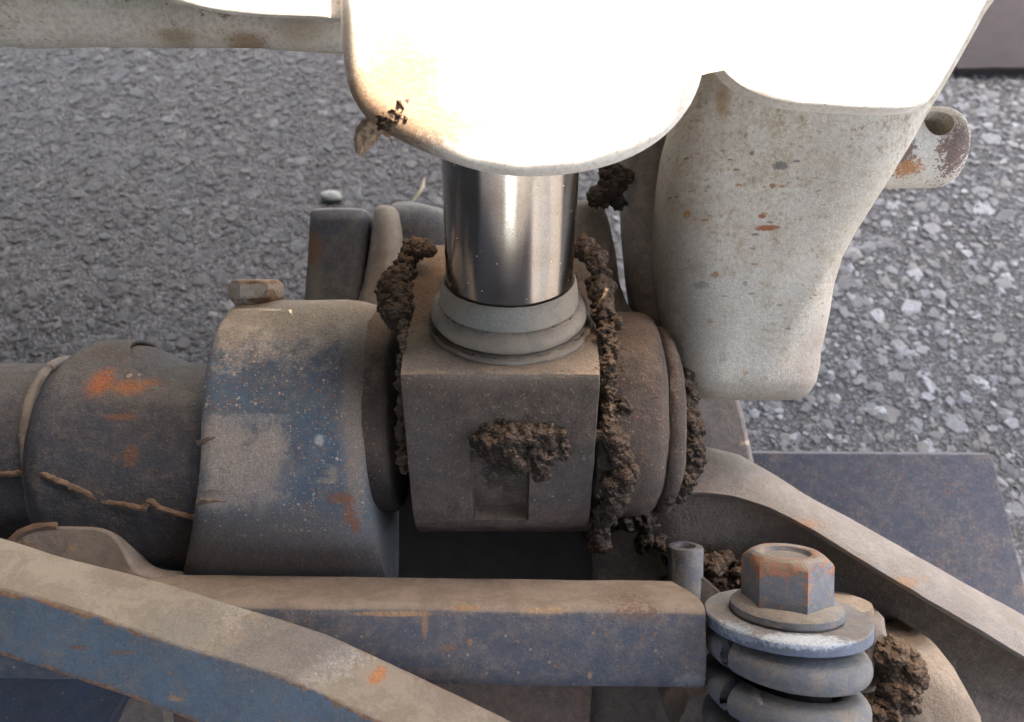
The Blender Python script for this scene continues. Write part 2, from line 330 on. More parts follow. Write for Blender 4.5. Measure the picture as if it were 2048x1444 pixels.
M['guard'] = paint('white_guard', (.82, .80, .76), (.78, .76, .72), dust=(.55, .40, .28), lo=5, hi=6, film=.04, rust=.9, speck=.06, bump=.1, grain=.05,
    blobs=[(830, 215, 48, 15, 15, 60, 1.0, .6, (.13, .085, .06), .92), (890, 285, 50, 30, 6, 60, 1.2, .5, (.15, .10, .07), .9), (760, 235, 48, 10, 8, 60, 1.0, .6, (.24, .15, .10), .9), (800, 190, 50, 22, 22, 60, 1.3, .3, (.30, .21, .15), .75)])
M['pipe'] = paint('white_pipe', (.78, .75, .70), (.68, .64, .57), dust=(.50, .40, .29), lo=.8, hi=1.4, film=.10, rust=.62, speck=.12, grime=.2, bump=.15, grain=.1, rustc=(.34, .21, .12), kn=.8,
    blobs=[(490, 75, -15, 8, 2.5, 30, .9, .8, (.33, .21, .12), .8), (350, 70, -15, 7, 2, 30, .9, .8, (.36, .25, .15), .7), (400, 95, -15, 12, 1.2, 30, .9, .8, (.36, .25, .15), .7), (600, 60, -15, 9, 4, 30, 1, .8, (.46, .36, .25), .6)])
M['stub'] = paint('chipped_white_pin', (.64, .61, .56), (.6, .56, .5), dust=(.4, .33, .25), lo=1.2, hi=1.8, film=.08, rust=.56, speck=.1, bump=.25, grain=0, rustc=(.30, .15, .09),
    blobs=[(1905, 285, -30, 7, 14, 40, .25, 1.1, (.16, .10, .085), .95), (1800, 310, -30, 5, 7, 30, .25, 1.0, (.17, .105, .085), .95), (1818, 335, -30, 6, 3, 30, .25, .9, (.42, .19, .07), .9), (1870, 240, -30, 10, 7, 30, .4, 1.1, (.5, .42, .32), .8)])
M['greycast'] = paint('grey_dust_casting', (.12, .11, .105), (.085, .08, .08), dust=(.255, .205, .17), lo=.35, hi=.95, film=.3, rust=.70, speck=.15, bump=.35, grain=.2, kn=.4)
M['arm'] = paint('grey_arm_rim', (.13, .125, .125), (.10, .10, .105), dust=(.25, .215, .185), lo=.2, hi=1.1, film=.2, grime=.25, rust=.66, speck=.4, bump=.45, grain=.3, kn=.5,
    blobs=[(1830, 1180, -30, 12, 2, 40, .8, 1.0, (.30, .17, .09), .7), (1625, 1060, -35, 8, 2, 40, .8, 1.3, (.33, .17, .09), .7), (1400, 950, -40, 14, 14, 40, 1, .5, (.27, .21, .17), .7)])
M['web'] = paint('brown_web', (.066, .054, .046), (.045, .038, .034), dust=(.19, .145, .11), lo=.55, hi=1.1, film=.15, rust=.66, speck=.3, bump=.9, grain=.5, kn=.5, rustc=(.16, .07, .04),
    blobs=[(1420, 1035, -62, 36, 14, 40, 1.2, .7, (.25, .20, .16), .9), (1290, 1040, -70, 16, 12, 40, 1.2, .8, (.17, .12, .09), .8)])
M['plate'] = paint('blue_plate', (.036, .048, .078), (.038, .044, .064), dust=(.16, .145, .14), lo=.6, hi=1.5, film=.13, grime=.16, rust=.66, speck=.6, bump=.2, grain=.15, kn=.5)
M['farcast'] = paint('dark_blue_casting', (.055, .07, .10), (.045, .05, .06), dust=(.19, .17, .15), lo=.45, hi=1.1, film=.2, rust=.66, speck=.1, bump=.2, grain=0, kn=.5,
    blobs=[(622, 500, -110, 5, 11, 30, .8, .5, (.22, .12, .07), .9), (622, 570, -110, 6, 12, 30, .8, .6, (.20, .19, .16), .8)])
M['fartan'] = paint('tan_dust_casting', (.09, .082, .078), (.07, .065, .062), dust=(.21, .165, .125), lo=.2, hi=1.1, film=.3, rust=.75, speck=.05, bump=.2, grain=0, kn=.5)
M['cavity'] = plain('shade_dark', (.016, .012, .010), .9, 0, .1, .4, .6)  # near black paints the shade deep in the gaps
M['floorpan'] = paint('brown_pan', (.07, .05, .04), (.04, .035, .035), dust=(.16, .11, .08), lo=.5, hi=1.2, film=.2, rust=.56, speck=.2, bump=.4, grain=0, rustc=(.2, .08, .04))
M['bolt'] = paint('blue_bolt', (.10, .135, .19), (.09, .12, .16), dust=(.27, .23, .19), lo=.7, hi=1.0, film=.16, grime=.3, rust=.62, speck=.3, bump=.2, grain=0, kn=.4, edge=1.25, rustc=(.38, .13, .06))
M['washer'] = paint('washer_blue', (.10, .145, .23), (.09, .12, .17), dust=(.25, .215, .18), lo=.7, hi=1.0, film=.08, rust=.72, speck=0, bump=.2, grain=0, kn=.2,
    blobs=[(1610, 1282, 38, 18, 3.0, 9, .5, .5, (.55, .60, .66), .85), (1465, 1262, 30, 9, 4.0, 12, .5, .9, (.36, .42, .48), .7)])
M['spring'] = paint('spring_blue', (.085, .11, .15), (.10, .11, .13), dust=(.20, .185, .165), lo=.75, hi=1.5, film=.2, grime=.25, rust=.67, speck=.25, bump=.2, grain=0, kn=.5,
    blobs=[(1640, 1398, 32, 1.6, 1.0, 12, .5, .6, (.6, .6, .58), .9), (1520, 1402, 32, 1.6, 1.2, 12, .6, 1, (.42, .42, .4), .8)])
M['hexbolt'] = paint('rusty_hex_bolt', (.46, .44, .39), (.40, .34, .27), dust=(.42, .27, .17), lo=.6, hi=.9, film=.15, rust=.60, speck=.1, bump=.25, grain=0, kn=.3, rustc=(.24, .12, .07), edge=1.3)
M['tab'] = paint('dusty_tab', (.10, .10, .105), (.09, .09, .09), dust=(.24, .20, .17), lo=-.1, hi=.75, film=.35, rust=.72, speck=.1, bump=.15, grain=.1, kn=.6,
    blobs=[(75, 1075, -30, 12, 6, 20, .8, .9, (.17, .09, .05), .8), (187, 1078, -30, 2, 1.2, 20, .6, .6, (.45, .3, .16), .9)])
M['pan'] = paint('deep_blue_panel', (.035, .052, .09), (.03, .04, .065), dust=(.15, .13, .12), lo=.6, hi=1.4, film=.06, rust=.69, speck=.2, bump=.2, grain=.1)
M['lugtan'] = paint('tan_cast', (.17, .14, .115), (.10, .085, .075), dust=(.34, .26, .19), lo=.25, hi=.85, film=.25, grime=.34, rust=.70, speck=.3, bump=.6, grain=.3, kn=.7)
M['mud'] = mudmat('brown_mud', (.070, .052, .042), (.105, .074, .055), (.26, .175, .12))
M['darkmud'] = mudmat('dark_mud', (.048, .038, .034), (.075, .056, .046), (.17, .125, .095))
M['sunmud'] = mudmat('mud_painted_sunlit', (.60, .43, .32), (.66, .50, .38), (.72, .58, .46))  # very pale so the flake looks sunlit while in shade
M['wood'] = plain('dark_timber', (.030, .018, .018), .95, 0, .02, .5, .4)
M['shade_panel'] = plain('dark_blocker_panel', (.04, .045, .055), .6, 0, .01, .3, .2)  # for unseen panels added to block sun, sky and reflections
M['straw'] = plain('straw', (.26, .21, .13), .8, 0, .5, .2, .1)
M['pebble'] = plain('pale_pebble', (.20, .21, .19), .8, 0, .2, .35, .5)
# chrome
N = NT('chrome_rod'); p = N.pos()
mp = N.n('ShaderNodeMapping'); N.put(mp.inputs[0], p); mp.inputs['Rotation'].default_value = (-math.radians(32), 0, 0); mp.inputs['Scale'].default_value = (3, .03, 3)
st = N.noise(mp.outputs[0], 1, 4, .6)
sp = N.n('ShaderNodeTexVoronoi'); N.put(sp.inputs[0], p); sp.inputs['Scale'].default_value = .55
sel = N.n('ShaderNodeSeparateColor'); N.put(sel.inputs[0], sp.outputs['Color'])
sm = N.math('MULTIPLY', N.step(sp.outputs['Distance'], .2, .12), N.step(sel.outputs[0], .93, .94))
film = N.step(N.noise(p, .06, 5, .6), .45, .8)
stb = N.step(st, .45, .62)
N.link(N.mix(sm, N.mix(N.math('MULTIPLY', stb, .55), N.mix(film, (.40, .39, .38), (.31, .27, .24)), (.25, .19, .155)), (.6, .55, .48)), N.b.inputs['Base Color'])
N.put(N.b.inputs['Metallic'], N.math('SUBTRACT', 1.0, sm))
N.put(N.b.inputs['Roughness'], N.math('ADD', .05, N.math('ADD', N.math('MULTIPLY', sm, .6), N.math('MULTIPLY', st, .10))))
N.put(N.b.inputs['Normal'], N.bump(st, .02))
M['chrome'] = N.m
# asphalt stones
N = NT('asphalt_stone'); p = N.pos(); at = N.n('ShaderNodeAttribute', attribute_name='tone'); hu = N.n('ShaderNodeAttribute', attribute_name='hue')
c = N.mix(N.step(at.outputs['Fac'], .05, .85), (.022, .021, .021), (.165, .165, .170))
c = N.mix(N.math('MULTIPLY', N.step(hu.outputs['Fac'], .15, .10), .75), c, (.34, .345, .35))
c = N.mix(N.math('MULTIPLY', N.step(hu.outputs['Fac'], .6, .95), .6), c, (.16, .13, .095))
c = N.mix(N.math('MULTIPLY', N.step(N.noise(p, .45, 6, .8), .40, .60), .6), c, (.038, .035, .034))
c = N.mix(N.math('MULTIPLY', N.step(N.noise(p, .8, 4, .75), .56, .72), .5), c, (.26, .265, .27))
c = N.mix(N.math('MULTIPLY', N.step(N.noise(p, .03, 5, .7), .55, .68), .5), c, (.055, .045, .034))
c = N.mix(N.math('MULTIPLY', N.step(N.noise(p, .012, 4, .6), .42, .66), .28), c, (.085, .078, .07))
sp_ = N.n('ShaderNodeSeparateXYZ'); N.put(sp_.inputs[0], p)
side_light = N.step(N.math('ADD', sp_.outputs[0], N.math('MULTIPLY', N.math('SUBTRACT', N.noise(p, .006, 4, .6), .5), 260)), 40, 200)  # darker left, paler right: uneven sky light put into the stone colour
c = N.mix(side_light, N.mix(1.0, N.mix(N.step(N.noise(p, .11, 4, .6), .40, .62), c, N.mix(1.0, c, (.55, .52, .5), 'MULTIPLY')), (.38, .35, .335), 'MULTIPLY'), N.mix(.10, c, (.32, .32, .33)))
N.link(c, N.b.inputs['Base Color']); N.b.inputs['Roughness'].default_value = .6
N.put(N.b.inputs['Normal'], N.bump(N.noise(p, .9, 6, .8), 1.0))
M['stone'] = N.m
N = NT('asphalt_binder'); p = N.pos(); v = N.n('ShaderNodeTexVoronoi'); N.put(v.inputs[0], p); v.inputs['Scale'].default_value = .35
s_ = N.n('ShaderNodeSeparateColor'); N.put(s_.inputs[0], v.outputs['Color'])
c = N.mix(s_.outputs[0], (.05, .048, .047), (.14, .138, .138)); c = N.mix(N.step(v.outputs['Distance'], .35, .6), c, (.05, .046, .043))
N.link(c, N.b.inputs['Base Color']); N.b.inputs['Roughness'].default_value = .9
N.put(N.b.inputs['Normal'], N.bump(N.math('SUBTRACT', N.noise(p, .5, 5, .7), v.outputs['Distance']), 2.5))
M['binder'] = N.m

# ================================================================== ground
G = 60.0
me = bpy.data.meshes.new('ground'); me.from_pydata([(-G, -G, 0), (G, -G, 0), (G, G, 0), (-G, G, 0)], [], [(0, 1, 2, 3)]); me.materials.append(M['binder'])
go = bpy.data.objects.new('ground', me); COL.objects.link(go); go['kind'] = 'structure'
def ground_pt(u, v):       # where a sight line meets the ground
    o = toW((0, 0, 300)); d = (toW(W(u, v, 0))-o); t = -o.z/d.z; return o+d*t
def stones():
    phi = (1+5**.5)/2
    phi = (1+5**.5)/2
    iv = np.array([(-1, phi, 0), (1, phi, 0), (-1, -phi, 0), (1, -phi, 0), (0, -1, phi), (0, 1, phi), (0, -1, -phi), (0, 1, -phi), (phi, 0, -1), (phi, 0, 1), (-phi, 0, -1), (-phi, 0, 1)])/math.sqrt(1+phi*phi)
    fi = np.array([(0, 11, 5), (0, 5, 1), (0, 1, 7), (0, 7, 10), (0, 10, 11), (1, 5, 9), (5, 11, 4), (11, 10, 2), (10, 7, 6), (7, 1, 8), (3, 9, 4), (3, 4, 2), (3, 2, 6), (3, 6, 8), (3, 8, 9), (4, 9, 5), (2, 4, 11), (6, 2, 10), (8, 6, 7), (9, 8, 1)])
    P = []
    for (sp, r0, r1, keep) in ((.024, .0085, .0125, .7), (.0125, .0045, .0075, .95), (.0068, .0020, .0038, .9)):
        xs = np.arange(-.85, .85, sp); ys = np.arange(-.45, .85, sp)
        X, Y = np.meshgrid(xs, ys); X = X.ravel()+rng.uniform(-.5, .5, X.size)*sp; Y = Y.ravel()+rng.uniform(-.5, .5, Y.size)*sp
        # only where it can be seen
        k = (np.abs(X-0) < .30+.62*(Y+.45)) & (rng.random(X.size) < keep)
        X, Y = X[k], Y[k]
        P.append(np.stack([X, Y, rng.uniform(r0, r1, X.size)], 1))
    P = np.concatenate(P); n = len(P)
    # random rotations
    q = rng.normal(size=(n, 4)); q /= np.linalg.norm(q, axis=1)[:, None]; w, x, y, z = q.T
    R = np.stack([1-2*(y*y+z*z), 2*(x*y-z*w), 2*(x*z+y*w), 2*(x*y+z*w), 1-2*(x*x+z*z), 2*(y*z-x*w), 2*(x*z-y*w), 2*(y*z+x*w), 1-2*(x*x+y*y)], 1).reshape(n, 3, 3)
    V = (iv[None]+rng.uniform(-.2, .2, (n, 12, 3)))*rng.uniform(.55, 1.25, (n, 1, 3))
    V = np.einsum('nij,nkj->nki', R, V)*P[:, None, 2:3]
    V[:, :, 2] *= .5
    lvl = rng.uniform(-.0008, .0009, (n, 1))
    top = V[:, :, 2].max(1, keepdims=True)
    V[:, :, 2] += .0010+lvl-top+P[:, 2:3]*.15                          # stone heads level as rolled asphalt is
    # soft flattening of the heads
    V[:, :, 2] = np.minimum(V[:, :, 2], .0010+lvl-np.abs(rng.normal(0, .0007, V[:, :, 2].shape)))
    V[:, :, 0] += P[:, 0:1]; V[:, :, 1] += P[:, 1:2]
    tone = np.clip(rng.beta(1.0, 1.9, n), 0, 1); hue = rng.random(n)
    me = bpy.data.meshes.new('asphalt_stones'); nv = n*12; nf = n*20
    me.vertices.add(nv); me.vertices.foreach_set('co', V.reshape(-1).astype(np.float32))
    FI = (fi[None]+(np.arange(n)*12)[:, None, None]).reshape(-1)
    me.loops.add(nf*3); me.loops.foreach_set('vertex_index', FI.astype(np.int32))
    me.polygons.add(nf); me.polygons.foreach_set('loop_start', np.arange(0, nf*3, 3, dtype=np.int32))
    me.update(calc_edges=True); me.validate()
    me.polygons.foreach_set('use_smooth', [False]*len(me.polygons))
    for nm, arr in (('tone', tone), ('hue', hue)):
        a = me.attributes.new(nm, 'FLOAT', 'POINT'); a.data.foreach_set('value', np.repeat(arr, 12).astype(np.float32))
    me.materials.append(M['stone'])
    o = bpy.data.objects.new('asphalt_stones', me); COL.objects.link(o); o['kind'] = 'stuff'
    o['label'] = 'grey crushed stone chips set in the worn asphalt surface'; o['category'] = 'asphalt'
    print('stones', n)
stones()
def ground_blob(name, u, v, r, sc, mat, label, cat, up=.002, seed=3):
    c = ground_pt(u, v); bm = bmesh.new(); bmesh.ops.create_icosphere(bm, subdivisions=3, radius=r)
    for w in bm.verts: w.co = Vector((w.co.x*sc[0], w.co.y*sc[1], w.co.z*sc[2]))*(1+.18*mnoise.noise(w.co*(1/r)+Vector((seed, 0, 0))))
    me = bpy.data.meshes.new(name); bm.to_mesh(me); bm.free(); me.materials.append(mat)
    me.polygons.foreach_set('use_smooth', [True]*len(me.polygons))
    o = bpy.data.objects.new(name, me); COL.objects.link(o); o.location = c+Vector((0, 0, up)); o['label'] = label; o['category'] = cat; return o
ground_blob('pebble', 664, 397, .0085, (1.25, .8, .45), M['pebble'], 'pale rounded pebble on the asphalt above the dark background casting', 'pebble', .004)
def stick(u0, v0, u1, v1, r, label, cat='straw', bend=.006):
    a = ground_pt(u0, v0)+Vector((0, 0, .006)); b = ground_pt(u1, v1)+Vector((0, 0, .006)); mid = (a+b)/2+Vector((bend, 0, .004))
    inv = lambda p: (ROT.transposed() @ (p-ORG))*1000
    V, F = tube(smooth_poly([inv(a), inv(mid), inv(b)], 8), r, 6, rf=lambda t: 1-.6*abs(2*t-1))
    mesh_obj('straw', V, F, M['straw'], label=label, cat=cat)
stick(815, 425, 850, 365, 1.6, 'dry straw stem on the asphalt behind the chrome rod')

# timber lying on the asphalt, top right
a = [ground_pt(1905, 152), ground_pt(2120, 150), ground_pt(2160, -60), ground_pt(1850, -60)]
inv = lambda p: (ROT.transposed() @ (p-ORG))*1000
V = [inv(p+Vector((0, 0, .010))) for p in a]+[inv(p+Vector((0, 0, .001))) for p in a]
F = [(0, 1, 2, 3), (7, 6, 5, 4)]+[(i, (i+1) % 4, 4+(i+1) % 4, 4+i) for i in range(4)]
V, F = densify(V, F, 5, 1.2, .03)
mesh_obj('timber_board', V, F, M['wood'], label='dark purplish timber board lying on the asphalt in the top right corner', cat='board', bevel=2)

# ================================================================== chrome rod with its eye
AX = Vector((0, math.cos(math.radians(32)), math.sin(math.radians(32)))); BX = Vector((0, -AX.z, AX.y))
C0 = W(1018, 555, 0)
def L(x, a, b): return C0+Vector((x, 0, 0))+AX*a+BX*b
R_j = lambda: random.uniform(-.3, .3)
rod = thing('piston_rod', 'chrome hydraulic rod welded to a dust covered square rod eye at centre', 'hydraulic rod', L(0, -83, 0))
V, F = lathe(L(0, -6, 0), AX+Vector((.012, 0, 0)), [(0, 25.3), (92, 25.3)], 128); mesh_obj('rod', V, F, M['chrome'], rod)
prof = [(-1, 25.4), (0, 25.6), (.25, 26.3), (-1, 27.0), (-4, 27.6), (-8, 28.0), (-9.6, 28.2), (-10.4, 27.9)]
V, F = lathe(C0, AX, prof, 96, .12, .2, caps=False); mesh_obj('neck_collar', V, F, M['collar'], rod, sharp=60)
prof = [(-9, 27.5)]+[(-14+4.6*math.cos(t), 27.6+4.4*math.sin(t)) for t in [PI*k/12 for k in range(13)]]+[(-19, 27)]
V, F = lathe(C0, AX, prof, 96, .25, .12, caps=False); mesh_obj('weld_ring', V, F, M['collar'], rod, sharp=60)
prof = [(-18, 28), (-18.2, 32.6), (-18.8, 33.4), (-20.5, 33.6), (-22, 32)]
V, F = lathe(L(0.5, 0, 1), AX, prof, 96, .5, .15, caps=False); mesh_obj('weld_bead', V, F, M['collar'], rod, sharp=60)
for (a_, r_, t_) in ((-10.1, 28.5, .75), (-18.4, 32.3, .6)):
    ptsr = [L(r_*math.cos(q), a_, r_*math.sin(q)) for q in [2*PI*k/160 for k in range(161)]]
    V, F = tube([q+Vector((R_j(), R_j(), R_j())) for q in ptsr], t_*.65, 6, .4, sc=.8); mesh_obj('dirt_line', V, F, M['boss'], rod, sharp=180, kind='stuff')
# eye block
pr = [(-4, -42), (-5, -38), (-9, -28), (-15, -16), (-18.6, -7), (-20, 0), (-20, 12), (-20, 24), (-20, 33), (-20.1, 37.2), (-20.9, 38.9), (-22.2, 39.7)]
for k in range(1, 13): pr.append((-22-(61*k/12), 39.7+1.5*math.sin(PI*k/14)))
for k in range(1, 25):
    t = PI/2-1.25*PI*k/24; pr.append((-83+39.2*(math.cos(PI/2-t)-0)*0+39.8*math.cos(PI/2+ (PI/2-t)) if False else -83-39.8*math.sin(PI/2-t) if k < 13 else -83-39.8*math.sin(PI/2-t), 40.3*math.cos(PI/2-t)))
pr += [(-60, -42), (-40, -43), (-20, -43)]
def v_of(p): return 722-p.y*1500/(300-p.z)
def u_of(p): return 1024+p.x*1500/(300-p.z)
xs = [(-1, 3), (-1, 1.2), (-1, .3), (-1, 0)]  # side code, inset
NX = 30
fr = [i/NX for i in range(NX+1)]
nl, nr = .338, .652
fr = sorted(set([f for f in fr if abs(f-nl) > .012 and abs(f-nr) > .012]+[nl-.004, nl+.006, nr-.006, nr+.004]))
rings = []
cc = (-70, 0)
def ring_at(f, inset):
    out = []
    for (a, b) in pr:
        hw = 36.8+(39-b)/81*4.0
        x = -3.2+(2*f-1)*hw
        vx = v_of(L(0, a, b))
        aa, bb = a, b
        if inset:
            dv = Vector((cc[0]-a, cc[1]-b)).normalized()*inset; aa += dv.x; bb += dv.y
        elif nl < f < nr and b > 5 and 903 < vx < 1037:
            bb -= 7
        if not inset and -80 < a < -24 and b > 30:
            bb += .5*mnoise.noise(Vector((f*3, a*.04, 1)))
        out.append(L(x, aa, bb))
    return out
# denser profile so that the notch gets crisp ends
dense = []
for i in range(len(pr)-1):
    (a0, b0), (a1, b1) = pr[i], pr[i+1]
    n = max(1, int(math.hypot(a1-a0, b1-b0)/1.2))
    for k in range(n): dense.append((a0+(a1-a0)*k/n, b0+(b1-b0)*k/n))
dense.append(pr[-1]); pr = dense
def side(f, sgn, ins, dx):
    r = ring_at(f, ins); return [p+Vector((sgn*dx, 0, 0)) for p in r]
rings = [side(0, -1, 4, .6), side(0, -1, 1.0, .35), side(0, -1, .25, .05)]+[ring_at(f, 0) for f in fr[1:-1]]+[side(1, 1, .25, .05), side(1, 1, 1.0, .35), side(1, 1, 4, .6)]
V, F = loft(rings, True, .22, .11)
mesh_obj('rod_eye', V, F, M['rodblk'], rod, sharp=32)

# ================================================================== left lug of the pivot bracket
br = thing('pivot_bracket', 'big dusty blue pivot bracket left of the rod eye with a hex bolt on top', 'bracket', (-92, -95, -60))
CY, CZ, RR = -22, -44, 50
def lugprof(s, bot=-104):
    P = []
    for k in range(0, 33):
        t = math.radians(200)-math.radians(200)*k/32      # from the back over the top to the front
        P.append((CY+RR*s*math.sin(t), CZ+RR*s*math.cos(t)))
    for k in range(1, 15): P.append((CY+(bot-CY)*k/14, CZ+RR*s-41*(k/14)**2.1))
    P += [(bot, CZ-20), (CY-20, CZ-RR*s)]
    return P
rings = []
for (x, s, fl) in [(-123, .86, 0), (-123, .93, 0), (-122.4, .962, 0), (-121, .983, 0), (-118.5, .995, 0), (-114, 1, 0), (-106, 1, 0), (-98, 1, 0), (-90, 1, 0), (-82, 1, 0), (-75, .999, 0), (-71, .993, 0), (-67, .98, 0), (-63.5, .96, 0), (-60.5, .94, 0), (-59, .92, 0), (-59, .7, 0)]:
    r = []
    for (y, z) in lugprof(s):
        t = max(0, min(1.1, (CY-y)/74))**2; w = -(22 if x < -92 else -3)*t*abs(x+92)/30
        r.append((x+w, y, z))
    rings.append(r)
V, F = loft(rings, True, .35, .06)
mesh_obj('lug', V, F, M['lug'], br, sharp=50)
V, F = lathe((-64.5, CY, CZ), (1, 0, 0), [(0, 46.8), (3, 46.8), (7, 46.4), (12, 46), (13.5, 45.6), (15, 43.5)], 120, .3, .12); mesh_obj('boss', V, F, M['boss'], br, sharp=50)
# dirt ripples on the face
for (u0, v0, u1, v1, r) in ((398, 888, 450, 872, 1.3), (396, 1006, 452, 1004, 1.1)):
    V, F = tube(smooth_poly([W(u0, v0, 3), W((u0+u1)/2, (v0+v1)/2-4, 5), W(u1, v1, 4)], 8), r, 8, .3, rf=lambda t: 1.1-.8*t); mesh_obj('dirt_ridge', V, F, M['boss'], br, kind='stuff')
# bolt on the top of the lug
V = []; F = []
hb = W(513, 597, -36)
def hexprism(c, ax, rad, prof, tw=0):
    d, s, t = frame_axis(ax); V = []; F = []
    for (h, k, rnd) in prof:
        for i in range(48):
            a = 2*PI*i/48; hexr = rad*math.cos(PI/6)/math.cos(((a) % (PI/3))-PI/6); r = (hexr*(1-rnd)+rad*.88*rnd)*k
            V.append(c+d*h+(s*math.cos(a+tw)+t*math.sin(a+tw))*r)
    n = 48
    for j in range(len(prof)-1):
        for i in range(n): F.append((j*n+i, j*n+(i+1) % n, (j+1)*n+(i+1) % n, (j+1)*n+i))
    F.append(tuple(range(n))); F.append(tuple((len(prof)-1)*n+i for i in range(n))); 
    return V, F
V, F = hexprism(hb, (0.0, 1, .12), 11.8, [(-3, .9, 1), (0, .97, .3), (.8, 1, 0), (6.2, 1, 0), (7.3, .97, .5), (8.2, .90, 1), (8.4, .8, 1)], .25)
E = [1.0 if (k//48) in (4, 5, 6, 1) else 0 for k in range(len(V))]
mesh_obj('hex_bolt', V, F, M['hexbolt'], br, sharp=30, edge=E)

# right boss
rb = thing('pivot_boss', 'round dust covered pivot boss right of the rod eye with crusted mud', 'pivot boss', (55, -66, -46))
V, F = lathe((34, -24, -46), (1, 0, 0), [(0, 40), (1, 43.5), (4, 45.5), (10, 46.2), (16, 46.6), (22, 46.6), (26, 45.8), (28.5, 44), (30, 41.5), (30.6, 38)], 100, .5, .07); mesh_obj('boss', V, F, M['boss'], rb, sharp=60)
V, F = lathe((64, -27, -47), (1, 0, 0), [(0, 40), (1, 42.5), (3.5, 43), (6, 42.4), (7.5, 40)], 90, .5, .1); mesh_obj('end_cap', V, F, M['boss'], rb, sharp=60)

# grey necks rising behind the rod
nk = thing('clevis_neck', 'grey dusty cast neck rising behind the right side of the chrome rod', 'casting', W(1230, 640, -70))
rings = []
for (v, ul, ur, z, d) in [(640, 1120, 1290, -50, 40), (600, 1130, 1262, -54, 38), (560, 1135, 1248, -58, 36), (500, 1140, 1238, -62, 34), (440, 1142, 1226, -66, 32), (410, 1146, 1214, -68, 28), (398, 1155, 1200, -72, 20)]:
    c = W((ul+ur)/2, v, z); hw = (ur-ul)/2*(300-z)/1500
    rings.append([c+Vector((hw*math.copysign(abs(math.cos(t))**.75, math.cos(t)), 0, -d/2+d/2*math.copysign(abs(math.sin(t))**.75, math.sin(t)))) for t in [2*PI*k/36 for k in range(36)]])
V, F = loft(rings, True, .6, .05); mesh_obj('neck', V, F, M['fartan'], nk, sharp=70)

# ================================================================== left tube and sleeve
tb = thing('axle_tube', 'dark blue rust spotted steel tube with a wavy edged sleeve running in from the left', 'steel tube', (-190, -110, -60))
TY, TZ = -46, -66
RT = 45
def hump(x):
    u = 1024+x*1500/342
    if u < 112: return 0
    if u < 165: return 8.5*math.sin((u-112)/53*PI/2)**1.2
    if u < 228: return 8.5
    if u < 345: return 8.5*(.5+.5*math.cos((u-228)/117*PI))
    return 0
V, F = lathe((-330, TY, TZ), (1, 0, 0), [(3*k, RT+hump(-330+3*k)) for k in range(0, 76)], 90, .35, .04); mesh_obj('tube', V, F, M['tube'], tb)
# sleeve with wavy end
def sx(u, z=-30): return (u-1024)*(300-z)/1500
SE = [(-70, 462), (30, 462), (37, 420), (39, 375), (40.5, 345), (43, 318), (50, 295), (62, 262), (75, 240), (88, 232), (150, 230), (240, 462)]
def xend(deg):
    for i in range(len(SE)-1):
        if SE[i][0] <= deg <= SE[i+1][0]:
            t = (deg-SE[i][0])/(SE[i+1][0]-SE[i][0]); return SE[i][1]+(SE[i+1][1]-SE[i][1])*t
    return 402
rings = []; NT_ = 120
for j in range(0, 26):
    r = []
    for i in range(NT_+1):
        deg = -70+300*i/NT_; th = math.radians(deg)
        ue = xend(deg); xe = sx(ue, -42); x0 = -206
        f = j/25; x = x0+(xe-x0)*f
        u = 1024+x*1500/342; hp = hump(x) if u < 228 else 8.5
        wt = max(0, min(1, (deg-30)/30)) if u >= 228 else 0
        rad = RT+(hp*(1-wt)+hump(x)*wt)+1.7
        r.append(Vector((x, TY+rad*math.sin(th), TZ+rad*math.cos(th))))
    rings.append(r)
V = [rgh(p, .4, .06) for r in rings for p in r]; n = NT_+1; F = []
for j in range(25):
    for i in range(NT_): F.append((j*n+i, j*n+i+1, (j+1)*n+i+1, (j+1)*n+i))
o = mesh_obj('sleeve', V, F, M['tube'], tb, sharp=60); s = o.modifiers.new('thick', 'SOLIDIFY'); s.thickness = .0022; s.offset = -1 if False else 1
# make the shell thick enough inwards and outwards, whichever way its normals face
s.offset = 0
def on_tube(u, v, lift=0, R=RT+7):      # point on the tube / sleeve front under a pixel
    o_ = Vector((0, 0, 300)); d = W(u, v, 0)-o_
    oy, oz = o_.y-TY, o_.z-TZ; a = d.y**2+d.z**2; b = 2*(oy*d.y+oz*d.z); c = oy*oy+oz*oz-(R+lift)**2
    t = (-b-math.sqrt(max(0, b*b-4*a*c)))/(2*a); return o_+d*t
ring = [Vector((sx(92, -42)-.10*(R_:=0), 0, 0))]
V, F = tube([Vector((-206-9*max(0, math.sin(t)), TY+(RT+1.4)*math.sin(t), TZ+(RT+1.4)*math.cos(t))) for t in [math.radians(-60+3*k) for k in range(62)]], 2.4, 10, .5); mesh_obj('weld_bead', V, F, M['weld'], tb)
def seamR(u):
    x = (u-1024)*318/1500; return RT+.2 if x < -206 else RT+1.9+(hump(x) if u < 228 else 8.5)
SEAM = ((-20, 950), (20, 948), (50, 944), (62, 944), (75, 948), (88, 950), (100, 955), (120, 963), (140, 972), (170, 985), (200, 998), (250, 1010), (286, 1016), (300, 1002), (314, 1012), (345, 1024), (390, 1036))
V, F = tube(smooth_poly([on_tube(u, v, -2.9, seamR(u)) for (u, v) in SEAM if u > 70], 6), 4.2, 16, .5, sc=.3); mesh_obj('weld_swell', V, F, M['tube'], tb)
pth = smooth_poly([on_tube(u, v, 1.1, seamR(u)) for (u, v) in SEAM], 6)
V, F = tube(pth, 1.3, 8, .5, sc=.5); mesh_obj('seam', V, F, M['seam'], tb)

